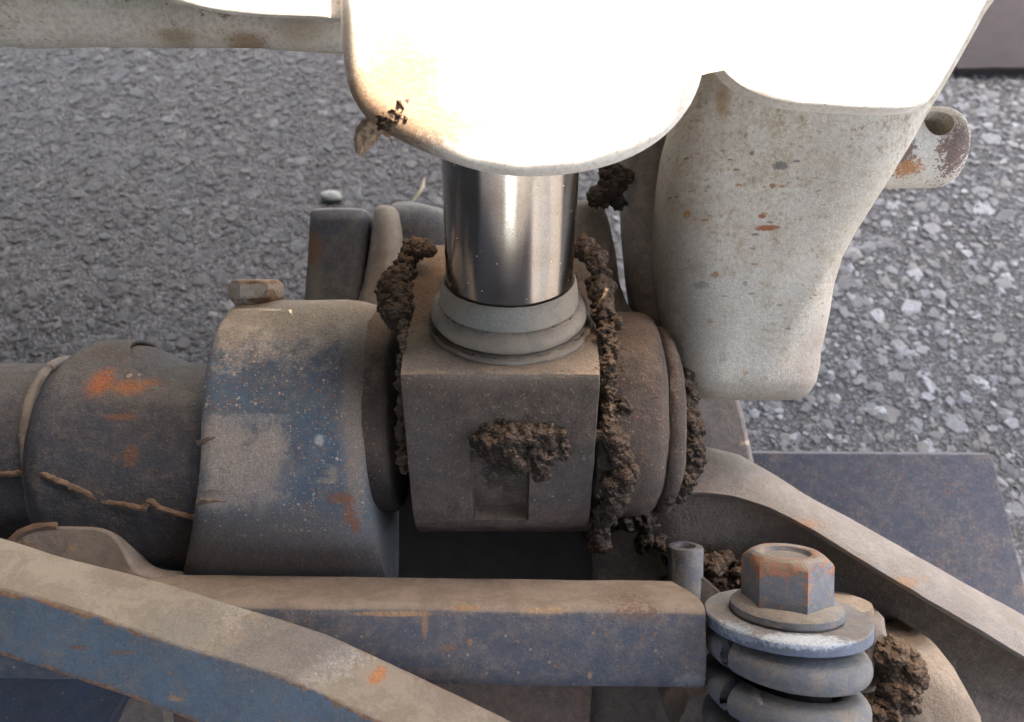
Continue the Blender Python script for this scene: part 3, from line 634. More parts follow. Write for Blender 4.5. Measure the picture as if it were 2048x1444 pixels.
# ================================================================== white casting on the right
wc = thing('white_boom_casting', 'large dirty white painted boom casting with rust chips right of the rod', 'boom casting', W(1500, 800, -60))
def section(c, hw, d, e=.62, n=64):
    return [c+Vector((hw*math.copysign(abs(math.cos(t))**e, math.cos(t)), 0, -d+d*math.copysign(abs(math.sin(t))**e, math.sin(t)))) for t in [2*PI*k/n for k in range(n)]]
st_ = [(-90, 1440, 2030, -8), (0, 1420, 1968, -8), (115, 1396, 1906, -8), (215, 1352, 1850, -9), (280, 1336, 1815, -10), (340, 1328, 1780, -11), (400, 1322, 1744, -12), (460, 1320, 1708, -13), (510, 1320, 1683, -14), (560, 1324, 1672, -15), (620, 1332, 1670, -16), (680, 1340, 1663, -17), (730, 1348, 1652, -19), (765, 1358, 1636, -22), (786, 1370, 1618, -27), (797, 1385, 1600, -33), (801, 1400, 1580, -40)]
rings = []
for (v, ul, ur, z) in st_:
    c = W((ul+ur)/2, v, z); rings.append(section(c+Vector(((ur+ul-2048)/2*15/1500, 0, 0)), (ur-ul)/2*(300-z+16)/1500, 26 if v < 790 else 20, .55))
# hollow crease running to the lower right: pull surface down right of the crease line
def crease(p):
    u, v = u_of(p), v_of(p)
    d = (u-(1672-(v-520)*.55))          # right of the fold line
    if v > 500 and d > 0 and p.z > -45: p = p+Vector((0, 0, -min(11, d*.11)*min(1, (v-500)/90)*min(1, max(0, (790-v)/90))))
    g = math.exp(-((d+55)/38)**2)*min(1, max(0, (v-470)/120))*(1 if v < 760 else max(0, (800-v)/40))
    if p.z > -60: p = p+Vector((0, 0, -1.6*g))
    return p
# refine stations
fine = []
for a, b in zip(rings[:-1], rings[1:]):
    for k in range(4): fine.append([a[i].lerp(b[i], k/4) for i in range(len(a))])
fine.append(rings[-1]); fine = [[crease(p) for p in r] for r in fine]
V, F = loft(fine, True, .3, .03); mesh_obj('body', V, F, M['white'], wc, sharp=75)
rings = []
for (v, ul, ur, z) in [(200, 1262, 1420, -52), (330, 1254, 1400, -50), (450, 1258, 1390, -50), (560, 1268, 1400, -48), (620, 1278, 1420, -46), (700, 1295, 1440, -46), (780, 1330, 1440, -48), (800, 1360, 1440, -55)]:
    rings.append(section(W((ul+ur)/2, v, z), (ur-ul)/2*(300-z)/1500, 20, .6, 40))
V, F = loft(rings, True, .6, .05); mesh_obj('side_web', V, F, M['greycast'], wc, sharp=75)
# cross-drilled pin stub
p0 = W(1690, 296, -44); 
V, F = lathe(p0, (1, .0, .0), [(0, 18.0), (30, 18.1), (41, 18.1), (45.5, 17.2), (48.2, 15.4), (49.2, 13.1)], 72, .15, .1)
o = mesh_obj('pin_stub', V, F, M['stub'], wc, sharp=50)
cut = bpy.data.meshes.new('c'); bm = bmesh.new(); bmesh.ops.create_cone(bm, cap_ends=True, segments=40, radius1=.0064, radius2=.0064, depth=.08); bm.to_mesh(cut); bm.free(); cut.materials.append(M['stub'])
co = bpy.data.objects.new('c', cut); COL.objects.link(co)
hd = Vector((.22, .55, .8)).normalized(); hc = W(1868, 254, -30); co.matrix_world = Matrix.LocRotScale(toW(hc-hd*26), dirW(hd).to_track_quat('Z', 'Y'), None)
bo = o.modifiers.new('b', 'BOOLEAN'); bo.object = co; bo.operation = 'DIFFERENCE'; bo.solver = 'EXACT'
bpy.context.view_layer.update(); dg = bpy.context.evaluated_depsgraph_get(); nm = bpy.data.meshes.new_from_object(o.evaluated_get(dg)); o.modifiers.clear(); o.data = nm
bpy.data.objects.remove(co, do_unlink=True)

# ================================================================== sunlit guards
def shell(outline, zf, thick, nseg=6, drop=None):
    """a plate with outline in pixels at height zf(u,v), thick edge, filled as a fine grid fan"""
    pts = smooth_poly([(u, v, 0) for u, v in outline], nseg); cx = sum(p.x for p in pts)/len(pts); cy = sum(p.y for p in pts)/len(pts)
    V = []; F = []; n = len(pts); rg = [1.0, .985, .96, .9, .8, .65, .5, .35, .2, .08]
    for k, s in enumerate(rg):
        for p in pts:
            u, v = cx+(p.x-cx)*s, cy+(p.y-cy)*s; z = zf(u, v)-(1.6 if k == 0 else .35 if k == 1 else 0); V.append(W(u, v, z))
    for k in range(len(rg)-1):
        for i in range(n): F.append((k*n+i, k*n+(i+1) % n, (k+1)*n+(i+1) % n, (k+1)*n+i))
    F.append(tuple((len(rg)-1)*n+i for i in range(n)))
    b = len(V)
    for p in V[:n]: V.append(p+Vector((0, 0, -thick)))
    for i in range(n): F.append((i, (i+1) % n, b+(i+1) % n, b+i))
    F.append(tuple(b+i for i in range(n)))
    return V, F
GUARD = [(684, -420), (683, -60), (682, 35), (685, 90), (690, 135), (699, 178), (716, 212), (745, 242), (785, 266), (835, 290), (890, 312), (945, 330), (1000, 341), (1050, 345), (1110, 343), (1170, 335), (1228, 320), (1285, 296), (1335, 262), (1372, 222), (1392, 185), (1403, 150), (1411, 108), (1425, 70), (1455, 20), (1480, -60), (1500, -420)]
zg = lambda u, v: 66-6*((u-1050)/360)**2+min(330, max(0, (345-v)))*.032
gd = thing('cylinder_guard', 'sunlit white rounded guard plate over the chrome rod with a brown muddy lower left edge', 'guard plate', W(1050, 345, 50))
V, F = shell(GUARD, zg, 5, 5); mesh_obj('plate', V, F, M['guard'], gd, sharp=50)
SIDE = [(1280, -420), (1280, 0), (1300, 120), (1345, 160), (1385, 140), (1408, 116), (1432, 128), (1455, 152), (1490, 178), (1540, 198), (1600, 209), (1700, 216), (1790, 219), (1835, 213), (1858, 200), (1880, 168), (1920, 100), (1973, 3), (1992, -14), (2090, -45), (2300, -130), (2550, -420)]
zs = lambda u, v: 56-5*((min(u, 1930)-1650)/260)**2-min(260, max(0, (220-v)))*.03
sd = thing('boom_cover', 'sunlit white cover plate over the top of the big casting at upper right', 'cover plate', W(1650, 215, 30))
V, F = shell(SIDE, zs, 6, 5); mesh_obj('plate', V, F, M['guard'], sd, sharp=50)
LEFT = [(200, -800), (262, -300), (318, -60), (331, -20), (341, 0), (375, 8), (410, 16), (460, 25), (540, 31), (620, 34), (700, 37), (800, 0), (830, -100), (830, -800)]
zl = lambda u, v: 54-min(190, max(0, (40-v)))*.03
lf = thing('hose_bracket', 'sunlit white plate edge above the white pipe at top left', 'bracket plate', W(520, 30, 10))
V, F = shell(LEFT, zl, 1.5, 5); mesh_obj('plate', V, F, M['guard'], lf, sharp=50)
# white pipe
P = smooth_poly([W(-120, 0, -22), W(150, 18, -22), W(330, 34, -22), W(450, 48, -22), W(560, 60, -22), W(760, 74, -22)], 10)
V, F = tube(P, 1, 40, .35, rf=lambda t: 17.2-9.2*min(1, max(0, (t-.12)/.62))**.8, sc=.05)
mesh_obj('white_pipe', V, F, M['pipe'], label='scuffed white pipe with rust stains crossing the top left of the asphalt', cat='pipe')

# ================================================================== cross bar, tab, stub
cb = thing('cross_bar', 'blue steel cross bar with a dusty top running in front of the bracket', 'steel bar', (-40, -134, -20))
top, bot = -93.0, -127.0
PB = [(top, -34), (top, -28), (top, -20), (top, -12), (top, -6), (top-.2, -4), (top-.7, -2.4), (top-1.6, -1.2), (top-3.2, -.5), (top-8, 0), (top-13, .3), (top-18, .3), (top-23, -.1), (top-28, -1.2), (top-31.5, -3), (bot+1, -6), (bot, -12), (bot, -34)]
xl, xr = -330, sx(1412, 14)
rings = []
NXB = 70
for j in range(NXB+1):
    f = j/NXB; r = []
    for (y, z) in PB:
        xe = xr if z > -14 else xr-(-(z+14))*.30        # corner cut of the top face
        x = xl+(xe-xl)*f; r.append((x, y-.0137*(x+50)+0.6, z+14))
    rings.append(r)
V, F = loft(rings, True, .28, .05); mesh_obj('bar', V, F, M['bar'], cb, sharp=50)
TAB = smooth_poly([(p[0], p[1], 0) for p in [(10, 1105), (22, 1086), (55, 1060), (100, 1053), (150, 1053), (195, 1056), (228, 1072), (248, 1100), (268, 1135), (300, 1152), (345, 1157)]], 6)
V, F = prism([(p.x, p.y, -14) for p in TAB]+[(345, 1260, -14), (10, 1260, -14)], 12); mesh_obj('tab', V, F, M['tab'], cb, sharp=60, bevel=1.2)
V, F = tube([W(u, v, -15) for u, v in ((20, 1088), (40, 1068), (70, 1056), (100, 1051), (118, 1051))], 2.0, 8, .5); mesh_obj('rust_scale', V, F, M['seam'], cb, kind='stuff')
ts = thing('spacer_tube', 'short chipped grey spacer tube standing behind the end of the cross bar', 'spacer', W(1368, 1190, -48))
V, F = lathe(W(1370, 1200, -46), (0, 1, 0.05), [(0, 8.0), (24, 8.0), (25.2, 7.6), (25.4, 4.6), (24.6, 4.3), (10, 4.3)], 48, .15, .2, caps=False)
mesh_obj('tube', V, F, M['spring'], ts, sharp=50)
V, F = densify(*prism([(1290, 1182, -40), (1400, 1150, -40), (1470, 1215, -40), (1450, 1280, -40), (1300, 1280, -40)], 14), 3, .6); mesh_obj('foot', V, F, M['web'], ts, sharp=60)

# ================================================================== curved beam, bottom left
cbm = thing('curved_beam', 'curved blue beam with a dusty rust edged top sweeping across the bottom left', 'steel beam', W(300, 1440, 0))
E1 = [(-120, 1046), (0, 1076), (120, 1113), (300, 1158), (480, 1214), (640, 1264), (800, 1336), (1040, 1452), (1200, 1540)]
E2 = [(-120, 1150), (0, 1178), (150, 1217), (350, 1287), (560, 1352), (700, 1412), (790, 1455), (960, 1540), (1100, 1620)]
E3 = [(-120, 1285), (0, 1312), (100, 1343), (250, 1392), (400, 1450), (520, 1500), (640, 1560), (800, 1660), (900, 1740)]
rings = []; EG = []
for a, b, c in zip(smooth_poly([(*e, 0) for e in E1], 10), smooth_poly([(*e, 0) for e in E2], 10), smooth_poly([(*e, 0) for e in E3], 10)):
    A = W(a.x, a.y, 18); B = W(b.x, b.y, 40); Cc = W(c.x, c.y, 36)
    up = (A-B); dn = (Cc-B); un = up.normalized(); dnn = dn.normalized()
    r = [A+Vector((0, -1.2, -2.2)), A+Vector((0, -.3, -.6)), A-un*1.2]
    e = [1, 1, .8]
    for k in range(1, 8): r.append(A.lerp(B, k/8)); e.append(0)
    r += [B+un*1.6, B+un*.6-Vector((0, 0, .15)), B+dnn*.6-Vector((0, 0, .1)), B+dnn*1.6]; e += [.8, 1, 1, .8]
    for k in range(1, 8): r.append(B.lerp(Cc, k/8)); e.append(0)
    r += [Cc-dnn*1.4, Cc-dnn*.3+Vector((0, 0, -.3)), Cc+Vector((0, .3, -1.6)), Cc+Vector((0, 1, -24)), A+Vector((0, -10, -14))]; e += [.8, 1, .9, 0, 0]
    rings.append(r); EG += e
V, F = loft(rings, True, .3, .05); mesh_obj('beam', V, F, M['beam'], cbm, sharp=40, edge=EG)

V, F = densify(*prism([(-150, 1250, -18), (300, 1330, -18), (235, 1420, -18), (190, 1520, -18), (-150, 1520, -18)], 10), 3, .5)
mesh_obj('lower_panel', V, F, M['pan'], label='dark blue steel panel below the curved beam in the bottom left corner', cat='steel panel', bevel=1)
V, F = densify(*prism([(225, 1400, -50), (330, 1385, -50), (330, 1560, -50), (160, 1560, -50)], 10), 2, .5)
mesh_obj('brown_strut', V, F, M['greycast'], label='short brown dusty strut glimpsed under the curved beam at the bottom', cat='strut', bevel=1)
V, F = densify(*prism([(300, 1300, -105), (1480, 1300, -105), (1480, 1640, -105), (300, 1640, -105)], 8), 4, .6)
mesh_obj('floor_pan', V, F, M['floorpan'], label='rusty brown pan seen below the blue cross bar at the bottom edge', cat='steel pan')
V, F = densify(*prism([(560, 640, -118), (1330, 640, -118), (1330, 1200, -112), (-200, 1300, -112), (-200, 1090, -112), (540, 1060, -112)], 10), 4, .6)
mesh_obj('frame_plate', V, F, M['cavity'], label='frame plate coloured near black for the shade in the gap below the rod eye', cat='frame plate')
V, F = densify(*prism([(1380, 1395, -30), (1420, 1385, -30), (1450, 1520, -30), (1370, 1520, -30), (1350, 1460, -30)], 40), 3, .4)
mesh_obj('hanger_strap', V, F, M['greycast'], label='narrow grey brown strap under the cross bar beside the spring', cat='strap', bevel=.8)

# ================================================================== right diagonal arm
ra = thing('loader_arm', 'long grey brown arm running diagonally to the lower right behind the spring', 'arm', W(1700, 1250, -60))
U1 = [(1330, 905), (1385, 893), (1430, 897), (1480, 912), (1545, 948), (1650, 1010), (1760, 1070), (1880, 1138), (2048, 1232), (2200, 1320)]
U2 = [(1330, 1000), (1390, 985), (1450, 990), (1510, 1005), (1570, 1030), (1660, 1080), (1760, 1142), (1880, 1212), (2048, 1312), (2200, 1405)]
rings = []; EG = []
for a, b in zip(smooth_poly([(*e, 0) for e in U1], 8), smooth_poly([(*e, 0) for e in U2], 8)):
    t = min(1, max(0, (a.x-1330)/700)); A = W(a.x, a.y, -74+14*t); B = W(b.x, b.y, -50+14*t); r = []; e = []
    mid = (A+B)/2+Vector((0, 2.0, 4.5))
    r.append(A+Vector((0, -3, -12))); e.append(0); r.append(A+Vector((0, -.2, -2))); e.append(0)
    for k in range(0, 11):
        s = k/10; q = A*(1-s)**2+mid*2*s*(1-s)+B*s*s; r.append(q); e.append(1 if s > .93 else 0)
    r.append(B+Vector((0, -1.2, -1.6))); e.append(1); r.append(B+Vector((0, -2, -7))); e.append(.3); r.append(B+Vector((0, -2, -26))); e.append(0); r.append(A+Vector((0, -10, -26))); e.append(0)
    rings.append(r); EG += e
V, F = loft(rings, True, .5, .05); mesh_obj('rim', V, F, M['arm'], ra, sharp=50, edge=EG)
gx = []; nu, nv_ = 46, 22
for j in range(nv_+1):
    for i in range(nu+1):
        s = i/nu; t = j/nv_; u = 1190+s*960; vt = 965+max(0, (u-1480))*.56+(60*max(0, (1330-u)/140) if u < 1330 else 0); vb = 1560
        v = vt+(vb-vt)*t; z = -64+6*s-26*min(1, t*2.2)+(-20*max(0, (1340-u)/150))
        gx.append(rgh(W(u, v, z), 1.2, .06))
F = []
for j in range(nv_):
    for i in range(nu): k = j*(nu+1)+i; F.append((k, k+1, k+nu+2, k+nu+1))
o = mesh_obj('web', gx, F, M['web'], ra, sharp=80); s = o.modifiers.new('t', 'SOLIDIFY'); s.thickness = .006; s.offset = -1

V, F = densify(*prism([(1440, 905, -128), (1984, 908, -128), (2052, 1178, -128), (2075, 1300, -128), (1500, 1300, -128)], 8), 3, .15)
mesh_obj('blue_plate', V, F, M['plate'], label='flat dark blue steel plate on the right between asphalt and arm', cat='steel plate', bevel=.8)
V, F = densify(*prism([(1370, 740, -100), (1465, 740, -100), (1490, 830, -100), (1512, 935, -100), (1520, 1000, -100), (1370, 1000, -100)], 30), 3, .5)
mesh_obj('grey_pillar', V, F, M['greycast'], label='grey brown upright under the white casting above the diagonal arm', cat='upright', bevel=3)

# background casting, left of rod
fc = thing('background_casting', 'dark blue dusty casting with a rusty edge deep behind the left of the rod', 'casting', W(740, 620, -120))
def ring_v(v, ul, ur, z, d, e=.7, n=40):
    c = W((ul+ur)/2, v, z); return section(c, (ur-ul)/2*(300-z)/1500, d, e, n)
V, F = loft([ring_v(v, a, b, z, 12, .35) for v, a, b, z in [(650, 600, 720, -112), (600, 605, 720, -112), (520, 610, 724, -114), (440, 615, 728, -116), (420, 617, 730, -118), (415, 622, 728, -124)]], True, .8, .04); mesh_obj('side_plate', V, F, M['farcast'], fc, sharp=70)
V, F = loft([ring_v(v, a, b, z, 20, .9) for v, a, b, z in [(660, 680, 830, -92), (600, 702, 812, -95), (560, 716, 806, -98), (500, 728, 800, -102), (450, 734, 798, -106), (420, 738, 796, -112), (410, 744, 790, -120)]], True, .8, .04); mesh_obj('neck', V, F, M['fartan'], fc, sharp=70)
V, F = loft([ring_v(v, a, b, z, 26, .8) for v, a, b, z in [(640, 715, 960, -118), (520, 715, 960, -118), (450, 718, 945, -120), (425, 730, 925, -123), (412, 750, 895, -127), (404, 775, 850, -134)]], True, .8, .04); mesh_obj('body', V, F, M['farcast'], fc, sharp=70)

# ================================================================== spring bolt
sb = thing('spring_bolt', 'blue hex bolt and washer clamping a thick coil spring at lower right', 'spring bolt', W(1570, 1480, 8))
ZC = 8; base = W(1572, 1226, ZC); SA = Vector((.012, 1, .02)).normalized()
def SP(h): return base+SA*h
V, F = lathe(SP(-5), SA, [(0, 10.5), (0, 30.3), (.5, 31), (4.4, 31), (5, 30.4), (5, 10.5)], 96, .12, .1, caps=False); mesh_obj('washer', V, F, M['washer'], sb, sharp=35)
V, F = lathe(SP(0), SA, [(0, 19), (.2, 20.6), (1.2, 21.2), (3.4, 21), (4.4, 20), (5.6, 16), (6, 10)], 80, .1, .2); mesh_obj('flange', V, F, M['bolt'], sb, sharp=35)
prof = [(4, 1, 0), (7, 1, 0), (14, 1, 0), (20.5, 1, 0), (21.6, .985, .25), (23.2, .93, .8), (24.2, .82, 1), (24.3, .66, 1), (23.9, .60, 1), (22.2, .55, 1), (22.4, .3, 1), (22.6, .05, 1)]
V, F = hexprism(SP(0), SA, 17.0, prof, .62)
E = []
for j in range(len(prof)):
    for i in range(48): E.append([.15, .15, .25, .8, 1, 1, .8, .9, .6, .3, 0, 0][j]+(.45 if (i % 8) in (0,) else 0))
mesh_obj('bolt_head', V, F, M['bolt'], sb, sharp=28, edge=E)
turns = 4.2; Rm, rw, pitch = 24.4, 6.7, 16.8
pth = []
for k in range(int(turns*48)+1):
    t = 2*PI*k/48; h = -5-rw+.6-pitch*max(0, t/(2*PI)-.3)
    pth.append(SP(h)+Vector((Rm*math.cos(-PI/2-t), 0, Rm*math.sin(-PI/2-t))))
V, F = tube(pth, rw, 20, .15, sc=.08); mesh_obj('coil_spring', V, F, M['spring'], sb, sharp=60)
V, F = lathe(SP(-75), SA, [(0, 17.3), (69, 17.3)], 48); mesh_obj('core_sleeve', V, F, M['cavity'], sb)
# lugs behind the spring
V, F = loft([ring_v(v, a, b, z, 16, .6) for v, a, b, z in [(1226, 1700, 1755, -30), (1230, 1690, 1770, -22), (1245, 1675, 1784, -17), (1290, 1660, 1792, -14), (1340, 1650, 1792, -13), (1370, 1650, 1788, -14), (1385, 1650, 1770, -20), (1392, 1650, 1745, -28)]], True, .5, .06)
mesh_obj('rounded_lug', V, F, M['greycast'], label='rounded grey dusty lug just right of the coil spring', cat='lug', sharp=70)
V, F = lathe(W(1690, 1212, -30), (0, 1, .05), [(-6, 11), (0, 11.5), (1.5, 11), (2, 8)], 40, .2, .2); mesh_obj('small_washer', V, F, M['lugtan'], label='small rusty disc peeping out behind the bolt washer', cat='disc', sharp=50)
V, F = loft([ring_v(v, a, b, z, 26, .7) for v, a, b, z in [(1288, 1800, 1850, -40), (1294, 1785, 1880, -32), (1310, 1780, 1905, -26), (1350, 1778, 1940, -20), (1400, 1775, 1970, -16), (1450, 1775, 2000, -14), (1540, 1775, 2020, -12)]], True, 1.0, .06)
mesh_obj('cast_knuckle', V, F, M['lugtan'], label='tan dusty rounded cast knuckle in the lower right corner', cat='casting', sharp=70)

# ================================================================== mud
R = random.Random(5)
def line(pts, n, r0, r1, jit=4, zj=2):
    out = []; P = smooth_poly(pts, max(1, n//(len(pts)-1)))
    for p in P: out.append((p.x+R.uniform(-jit, jit), p.y+R.uniform(-jit, jit), p.z+R.uniform(-zj, zj), R.uniform(r0, r1)))
    return out
mud('mud_crust', line([(842, 494, -24), (818, 512, -22), (806, 545, -16), (802, 590, -8), (800, 640, -2)], 60, 1.4, 4.6, 6)+line([(790, 560, -14), (782, 595, -10), (790, 640, -6)], 26, 2.5, 5.6, 9)+[(790, 625, -2, 6.5), (792, 600, -6, 5)]+line([(806, 650, 6), (806, 700, 10), (803, 760, 8), (803, 850, 4), (803, 940, -4)], 90, .7, 2.4, 5), M['mud'],
    'crumbly brown mud crust packed along the left side of the rod eye', 'mud', seed=2, vox=.38)
mud('mud_crust', line([(1158, 490, -24), (1182, 505, -20), (1198, 545, -15), (1206, 600, -7), (1212, 660, 0)], 70, 1.2, 4.8, 8)+line([(1213, 660, 4), (1218, 720, 6), (1215, 800, 3), (1220, 870, 0)], 80, .8, 3.2, 6), M['mud'],
    'reddish brown mud crust along the upper right side of the rod eye', 'mud', seed=3, vox=.38)
mud('mud_crust', line([(1222, 870, 0), (1235, 905, 0), (1250, 945, -4), (1232, 990, -8), (1215, 1030, -16), (1192, 1075, -24)], 80, 1.2, 5.6, 10)+[(1245, 930, -2, 6), (1230, 970, -6, 6)], M['darkmud'],
    'dark hanging mud lump in the gap at the lower right of the rod eye', 'mud', seed=4, vox=.38)
mud('mud_clump', [(x, y, z+7.0, r) for x, y, z, r in ((1000, 838, 4, 3.5), (975, 860, 3, 4), (985, 885, 2, 6.5), (1020, 878, 3, 7), (1055, 875, 3, 6.5), (1090, 868, 3, 5.5), (1115, 878, 2, 4.5), (1035, 910, 1, 6.5), (1065, 912, 0, 6), (1010, 915, 0, 5.5), (1085, 935, -1, 4), (1100, 905, 0, 4.5), (1128, 905, 0, 3), (958, 880, 1, 4), (1080, 950, -2, 3))], M['darkmud'],
    'dark crumbly mud clump stuck on the front of the rod eye above its notch', 'mud', seed=6, dens=2.0, vox=.38)
mud('mud_clump', [(1250, 815, -2, 4.2), (1262, 822, -3, 3), (1240, 826, -2, 3)], M['darkmud'], 'small round dark mud ball on the right pivot boss', 'mud', seed=8, dens=1.5)
mud('mud_crust', line([(1372, 740, -30), (1378, 800, -24), (1382, 850, -20), (1384, 900, -20), (1378, 950, -22), (1358, 985, -26)], 44, 2.0, 4.6, 5)+line([(1384, 860, -18), (1382, 930, -18), (1350, 985, -22)], 18, 3.5, 5.5, 4), M['darkmud'],
    'thick dark mud crust clinging to the outer right rim of the pivot boss', 'mud', seed=9)
mud('mud_crust', line([(1215, 345, -52), (1235, 352, -50), (1215, 380, -52), (1190, 395, -56), (1240, 400, -56)], 26, 3, 5.5, 8), M['darkmud'], 'dark mud lodged under the guard between rod and white casting', 'mud', seed=10)
mud('mud_crust', line([(1165, 1060, -60), (1230, 1040, -58), (1290, 1050, -58), (1330, 1110, -62), (1450, 1130, -60), (1500, 1150, -58), (1440, 1170, -58)], 60, 2, 6, 16, 4), M['darkmud'], 'dark earth caked on the arm web around the spacer tube', 'mud', seed=11, vox=.5, dens=.8, amp=.6)
mud('mud_crust', line([(1775, 1310, -8), (1800, 1320, -10), (1815, 1350, -8), (1800, 1400, -8), (1760, 1430, -8), (1720, 1450, -8)], 44, 3, 7, 9, 3), M['mud'], 'brown mud packed between the rounded lug and the cast knuckle', 'mud', seed=12, vox=.5, dens=.8, amp=.6)
mud('mud_clump', [(1270, 1211, 0, 1.4), (1262, 1207, -3, 1.2), (1276, 1215, 3, 1.0)], M['mud'], 'small mud crumb on the dusty top of the cross bar', 'mud', seed=13)
mud('guard_flake', [(756, 244, 58, 3.0), (746, 250, 57, 3.4), (737, 260, 56, 3.8), (730, 274, 56, 3.6), (725, 288, 55, 2.6), (719, 300, 55, 1.6), (748, 268, 56, 2.6), (765, 250, 53, 2.4), (716, 272, 50, 1.3), (775, 258, 54, 2.4), (756, 262, 52, 1.8)], M['sunmud'],
    'tan mud flake coloured as if sunlit, hanging off the lower left edge of the white guard', 'mud', seed=14, vox=.4, dens=1.5)
mud('guard_flake', [(742, 214, 57, 1.5), (752, 221, 58, 2.0), (760, 226, 58, 1.9), (770, 232, 59, 1.4), (735, 222, 56, 1.0)], M['darkmud'], 'dark lump for the shadow gap at the lower left rim of the white guard', 'mud', seed=15, vox=.4, dens=1.5)  # dark pieces stand for the shadow gap at the torn corner
# loose soil grains lying round the crusts
V = []; F = []
iv, fi = ICO[1]; GV = []; GF = []; go_ = 0
def ongrain(p, r):
    global go_
    GV.append(iv*r*np.array([R.uniform(.6, 1.3), R.uniform(.6, 1.3), R.uniform(.5, 1)])+np.array(p)); GF.append(fi+go_); go_ += len(iv)
for i in range(900):      # on the flat top of the eye
    b = R.uniform(-8, 38); x = R.uniform(-38, 38)
    if math.hypot(x-.5, b-1) < 34.5: continue
    if abs(x) < 20 and b > 0 and R.random() < .8: continue
    ongrain(L(x-2, -20.2 if b > -8 else -15, b), R.uniform(.15, .55)**1.0*R.uniform(.5, 1))
for i in range(500):      # slopes behind
    b = R.uniform(-38, -8); x = R.choice((-1, 1))*R.uniform(26, 39); t = (b+40)/32; a = -5-15*t**.9
    ongrain(L(x-2, a+.2, b), R.uniform(.15, .6))
for i in range(420):      # on the right boss
    x = 38+abs(R.gauss(0, 8)); th = math.radians(R.uniform(0, 90))
    if x < 62: ongrain((x, -24+46.4*math.sin(th), -46+46.4*math.cos(th)), R.uniform(.15, .5))
GVc = np.concatenate(GV); GFc = np.concatenate(GF)
mesh_obj('soil_grains', [tuple(q) for q in GVc], [tuple(int(k) for k in q) for q in GFc], M['mud'], label='loose brown soil grains scattered on the rod eye and bosses', cat='soil', kind='stuff', sharp=180)
mud('mud_smear', [(u, v, zg(u, v)-r*.35, r) for u, v, r in ((766, 238, 2.2), (778, 246, 2.6), (790, 240, 2.4), (800, 228, 1.8), (786, 224, 1.6), (812, 236, 1.6), (806, 214, 1.3), (798, 200, 1.2), (815, 198, 1.0), (775, 254, 2.0), (764, 247, 2.0))], M['mud'], 'sunlit brown mud smeared on the lower left corner of the white guard', 'mud', seed=21, vox=.35, dens=1.2)
# dry fibres caught in the mud
V = []; F = []
for (u, v, z, du, dv, n) in ((1010, 890, 12, 110, 70, 46), (1225, 880, 8, 30, 150, 30), (800, 700, 8, 12, 160, 14), (1290, 760, 4, 40, 120, 24), (1000, 800, 26, 160, 30, 26), (1440, 1140, -50, 60, 40, 12)):
    for i in range(n):
        a = W(u+R.uniform(-du, du), v+R.uniform(-dv, dv), z+R.uniform(-6, 1)); d = Vector((R.uniform(-1, 1), R.uniform(-1, 1), R.uniform(-.2, .3)))*R.uniform(.8, 2.6)
        tv, tf = tube([a, a+d*.5+Vector((R.uniform(-.4, .4), R.uniform(-.4, .4), .3)), a+d], .07, 4); V, F = join((V, F), (tv, tf))
mesh_obj('straw_fibres', V, F, M['straw'], label='fine dry plant fibres caught in the dust and mud on the rod eye', cat='plant fibres', kind='stuff')

# ================================================================== unseen panel added over the camera, its edge cut to shade the linkage
Ldist = 370.0
E_ = [(-3200, -700), (420, -700), (390, -90), (366, -10), (410, 7), (540, 23), (660, 27), (708, 40), (712, 125), (722, 168), (735, 190), (762, 213), (797, 238), (842, 262), (947, 304), (1050, 321), (1168, 312), (1276, 275), (1327, 249), (1364, 211), (1386, 166), (1396, 104), (1434, 102), (1455, 138), (1490, 164), (1600, 196), (1700, 203), (1790, 205), (1842, 190), (1866, 157), (1966, -6), (1990, -22), (2090, -55), (2280, -130), (2500, -700), (4000, -700)]
def zq(u, v): return zg(u, v) if 682 <= u <= 1408 else zs(u, v) if u > 1408 and u < 2100 else zl(u, v)
pts = []
for (u, v) in E_:
    zz = zq(u, v) if v > -200 else (zl(500, -200) if u < 500 else 54)
    p = W(u, max(v, -700), zz); pts.append(p+SUN*Ldist)
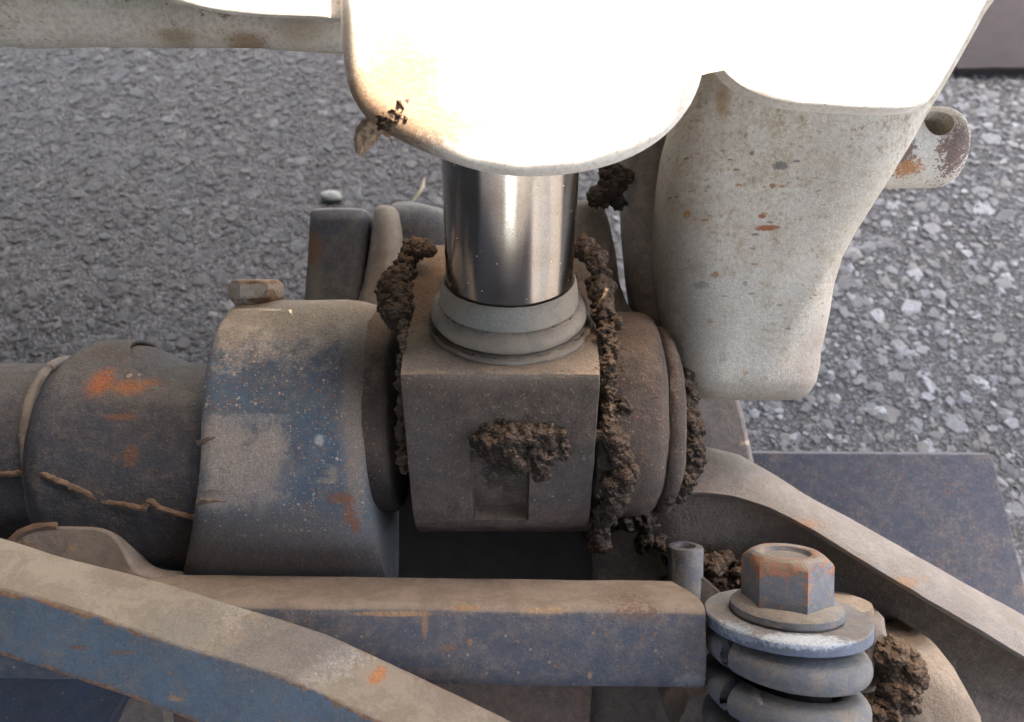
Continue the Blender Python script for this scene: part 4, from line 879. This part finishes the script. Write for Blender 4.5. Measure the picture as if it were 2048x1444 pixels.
# panel lies along x and (mostly) level towards the viewer: slide every point along the sun ray to the panel plane
PN = Vector((0, .42, .91)).normalized(); P0 = Vector((0, 60, 0))+SUN*Ldist
pts = [p+SUN*((P0-p).dot(PN)/SUN.dot(PN)) for p in pts]
tx = Vector((1, 0, 0)); ty = PN.cross(tx).normalized()
q2 = [((p-P0).dot(tx), (p-P0).dot(ty)) for p in pts]
lowy = -800
q2 = q2+[(q2[-1][0], lowy), (q2[0][0], lowy)]
fr_ = [P0+tx*a+ty*b for a, b in q2]; n = len(fr_); bk = [p+PN*14 for p in fr_]
F = [tuple(range(n)), tuple(range(2*n-1, n-1, -1))]+[(i, (i+1) % n, n+(i+1) % n, n+i) for i in range(n)]
mesh_obj('sun_blocker', fr_+bk, F, M['shade_panel'], smooth=False, label='dark unseen panel added overhead, edge cut to shade the linkage', cat='shade panel')

bpy.data.scenes.remove(SIDE_SC)
# hull added unseen beyond the top of the frame to shade ground and linkage
def blocker(name, pts, label, cat):
    n = len(pts)//2; F = [tuple(range(n)), tuple(range(2*n-1, n-1, -1))]+[(i, (i+1) % n, n+(i+1) % n, n+i) for i in range(n)]
    mesh_obj(name, pts, F, M['shade_panel'], smooth=False, label=label, cat=cat, bevel=8)
sec = [(196, -15), (202, 66), (3800, 1500), (3800, 1340), (700, -100), (300, -95)]
blocker('top_blocker', [(-2200, y, z) for y, z in sec]+[(2600, y, z) for y, z in sec], 'dark hull added unseen above the top edge to shade ground and linkage', 'blocker')
sec = [(-560, -330), (-540, 480), (-640, 480), (-680, -330)]
blocker('low_blocker', [(-1500, y, z) for y, z in sec]+[(1200, y, z) for y, z in sec], 'dark wide upright panel added below the frame to darken rod reflections', 'cover')  # unseen, added to darken what the rod reflects
for x0, x1, lb in ((-1400, -90, 'dark upright panel added at left of the slot reflected in the rod'), (110, 1150, 'dark upright panel added at right of the slot reflected in the rod')):  # unseen pair added to frame the slot that gives the rod its highlight
    blocker('slot_blocker', [(x0, y, z) for y, z in ((-530, 482), (-500, 660), (-560, 660), (-600, 482))]+[(x1, y, z) for y, z in ((-530, 482), (-500, 660), (-560, 660), (-600, 482))], lb, 'panel')

blocker('left_blocker', [(-760, -520, -330), (-700, -520, -330), (-700, 1600, -600), (-760, 1600, -600), (-760, -520, 420), (-700, -520, 420), (-700, 1600, 500), (-760, 1600, 500)], 'dark unseen panel added at the left to block sky light', 'flank')  # unseen, added to block sky light from the left
